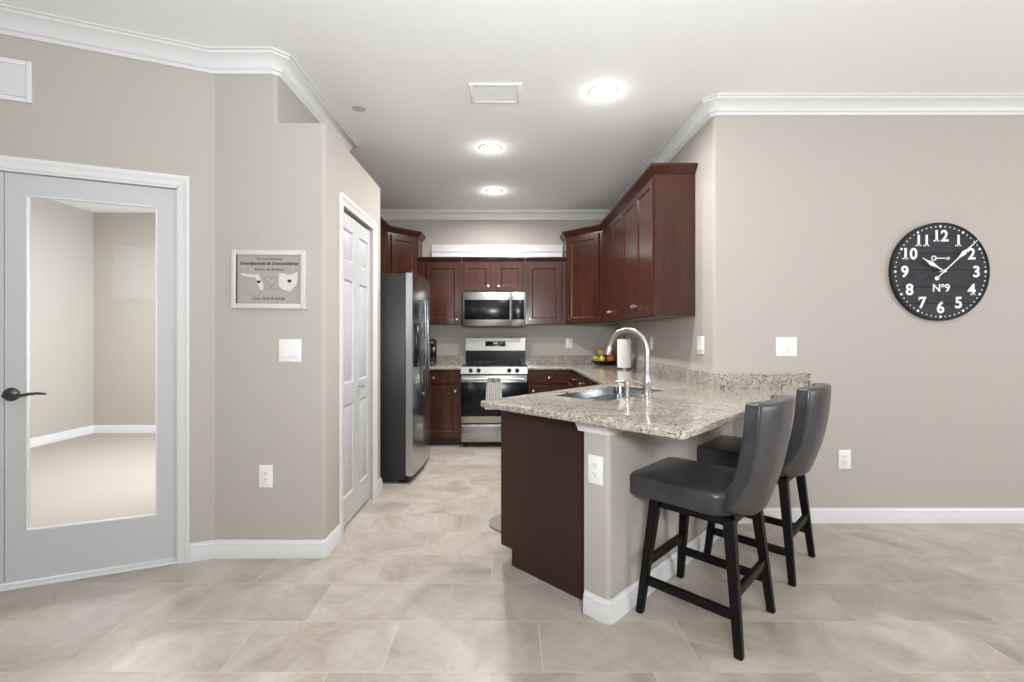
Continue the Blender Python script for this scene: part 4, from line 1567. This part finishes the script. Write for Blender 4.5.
# ---------------------------------------------------------------- bar stools
def make_stool(label):
    r = thing('bar_stool', label, 'bar stool', (0, 0, 0), 0, 'bar stools at the peninsula')
    # local x = along the counter (u), local y: -y towards the back of the sitter... seat faces +y
    legs = {}
    for sx in (-1, 1):
        for sy in (-1, 1):
            t = bmesh.new()
            a = Vector((sx * 0.163, sy * 0.158, 0.515))
            b = Vector((sx * 0.2105, sy * 0.2105, 0.0))
            ring = []
            for c, h in ((b, 0.0155), (a, 0.0215)):
                ring.append([t.verts.new(c + Vector(q) * h) for q in ((-1, -1, 0), (1, -1, 0), (1, 1, 0), (-1, 1, 0))])
            for k in range(4):
                j = (k + 1) % 4
                t.faces.new((ring[0][k], ring[0][j], ring[1][j], ring[1][k]))
            t.faces.new(ring[0][::-1])
            t.faces.new(ring[1])
            bmesh.ops.bevel(t, geom=list(t.edges), offset=0.003, segments=2, affect='EDGES')
            obj('leg', t, 'leg', r)
    def at(sx, sy, z):
        f = z / 0.515
        return Vector((sx * (0.2105 + (0.163 - 0.2105) * f), sy * (0.2105 + (0.158 - 0.2105) * f), z))
    for p, q in ((at(-1, -1, 0.15), at(-1, 1, 0.15)), (at(1, -1, 0.15), at(1, 1, 0.15)), (at(-1, -1, 0.228), at(1, -1, 0.228)), (at(-1, 1, 0.228), at(1, 1, 0.228))):
        d = (q - p)
        L_ = d.length
        m = Matrix.Translation((p + q) / 2) @ Matrix.Rotation(math.atan2(d.y, d.x), 4, 'Z')
        obj('stretcher', box(B(), -L_ / 2, L_ / 2, -0.011, 0.011, -0.019, 0.019, 0.003, mat=m), 'leg', r)
    bm = B()
    for s in (-1, 1):
        box(bm, -0.165, 0.165, s * 0.158 - 0.012, s * 0.158 + 0.012, 0.482, 0.515, 0.003)
        box(bm, s * 0.163 - 0.012, s * 0.163 + 0.012, -0.15, 0.15, 0.482, 0.515, 0.003)
    obj('seat_rail', bm, 'leg', r)
    obj('swivel_plate', box(B(), -0.12, 0.12, -0.12, 0.12, 0.508, 0.527, 0.003), 'blackmatte', r)
    # upholstered shell turns on the swivel
    # seat cushion
    t = bmesh.new()
    x1_, ya_, yb_s = 0.222, -0.17, 0.278

    def loop(ins, z, rr_=0.045, dz=0.0):
        rr_ = max(rr_ - ins * 0.3, 0.01)
        p = fillet([(-x1_ + ins, ya_ + ins), (x1_ - ins, ya_ + ins), (x1_ - ins, yb_s - ins), (-x1_ + ins, yb_s - ins)], {0: 0.075, 1: 0.075, 2: rr_, 3: rr_}, 8)
        return [t.verts.new((a, b, z)) for a, b in p]
    spec = [(0.012, 0.522), (0.003, 0.527), (0.0, 0.536), (0.0, 0.60)]
    spec += [(0.024 * (1 - math.cos(math.radians(a))), 0.60 + 0.020 * math.sin(math.radians(a))) for a in (15, 30, 45, 60, 75, 90)]
    spec += [(0.05, 0.6235), (0.09, 0.628), (0.14, 0.631)]
    rs = [loop(a, b) for a, b in spec]
    for a, b in zip(rs, rs[1:]):
        for k in range(len(a)):
            j = (k + 1) % len(a)
            t.faces.new((a[k], a[j], b[j], b[k]))
    t.faces.new(rs[0][::-1])
    t.faces.new(rs[-1])
    bmesh.ops.recalc_face_normals(t, faces=t.faces)
    obj('seat', t, 'leather', r, 60)
    # curved back wrapping forward at the sides
    nu, nv = 28, 18
    t = bmesh.new()

    def back_pt(s, h, off):
        z = 0.522 + 0.468 * h
        hw = 0.226 - 0.035 * max(0.0, 1 - h * 5) ** 2.0 - 0.012 * max(0.0, h * 6 - 5) ** 2
        wrap = 0.045 + 0.055 * max(0.0, 1 - h * 2.6) ** 1.5
        yb = -0.200 - 0.092 * (1 - (1 - h) ** 2.0)
        a = abs(s)
        y = yb + wrap * a ** 2.4
        sg = 1 if s > 0 else -1
        slope = wrap * 2.4 * a ** 1.4 / hw
        n = Vector((slope * sg, -1.0, 0)).normalized()
        return Vector((s * (hw - 0.028), y, z)) + n * off

    rows = []
    for j in range(nv + 1):
        h = j / nv
        th = 0.036
        outer = [t.verts.new(back_pt(-1 + 2 * i / nu, h, th)) for i in range(nu + 1)]
        inner = [t.verts.new(back_pt(-1 + 2 * i / nu, h, -th)) for i in range(nu + 1)]
        rows.append(outer + inner[::-1])
    for a, b in zip(rows, rows[1:]):
        n = len(a)
        for k in range(n):
            j = (k + 1) % n
            t.faces.new((a[k], a[j], b[j], b[k]))
    for row in (rows[0], rows[-1]):
        for i in range(nu):
            t.faces.new((row[i], row[i + 1], row[2 * nu + 1 - i - 1], row[2 * nu + 1 - i]))
    bmesh.ops.recalc_face_normals(t, faces=t.faces)
    t.normal_update()
    es = [e for e in t.edges if len(e.link_faces) == 2 and e.link_faces[0].normal.dot(e.link_faces[1].normal) < 0.4]
    bmesh.ops.bevel(t, geom=es, offset=0.014, segments=4, profile=0.5, affect='EDGES', clamp_overlap=True)
    bk = obj('backrest', t, 'leather', r, 60)
    path = [back_pt(-0.985, h / 16, 0.033) for h in range(1, 16)] + [back_pt(-0.985 + 1.97 * i / 24, 0.985, 0.034) for i in range(25)] + [back_pt(0.985, h / 16, 0.033) for h in range(15, 0, -1)]
    obj('seam_piping', tube(B(), path, 0.0035, 6), 'leather', bk)
    return r


s1 = make_stool('nearest charcoal leather bar stool with black legs at the peninsula')
s1.location = (0.905, 2.063, 0)
# local +y must point along -v = (-R2, R2): rotation 45 degrees
s1.rotation_euler = (0, 0, math.radians(45))
copy_thing(s1, (1.437, 2.58, 0), 45, 'farther charcoal leather bar stool, behind the nearer one by the wall')

bpy.context.view_layer.update()
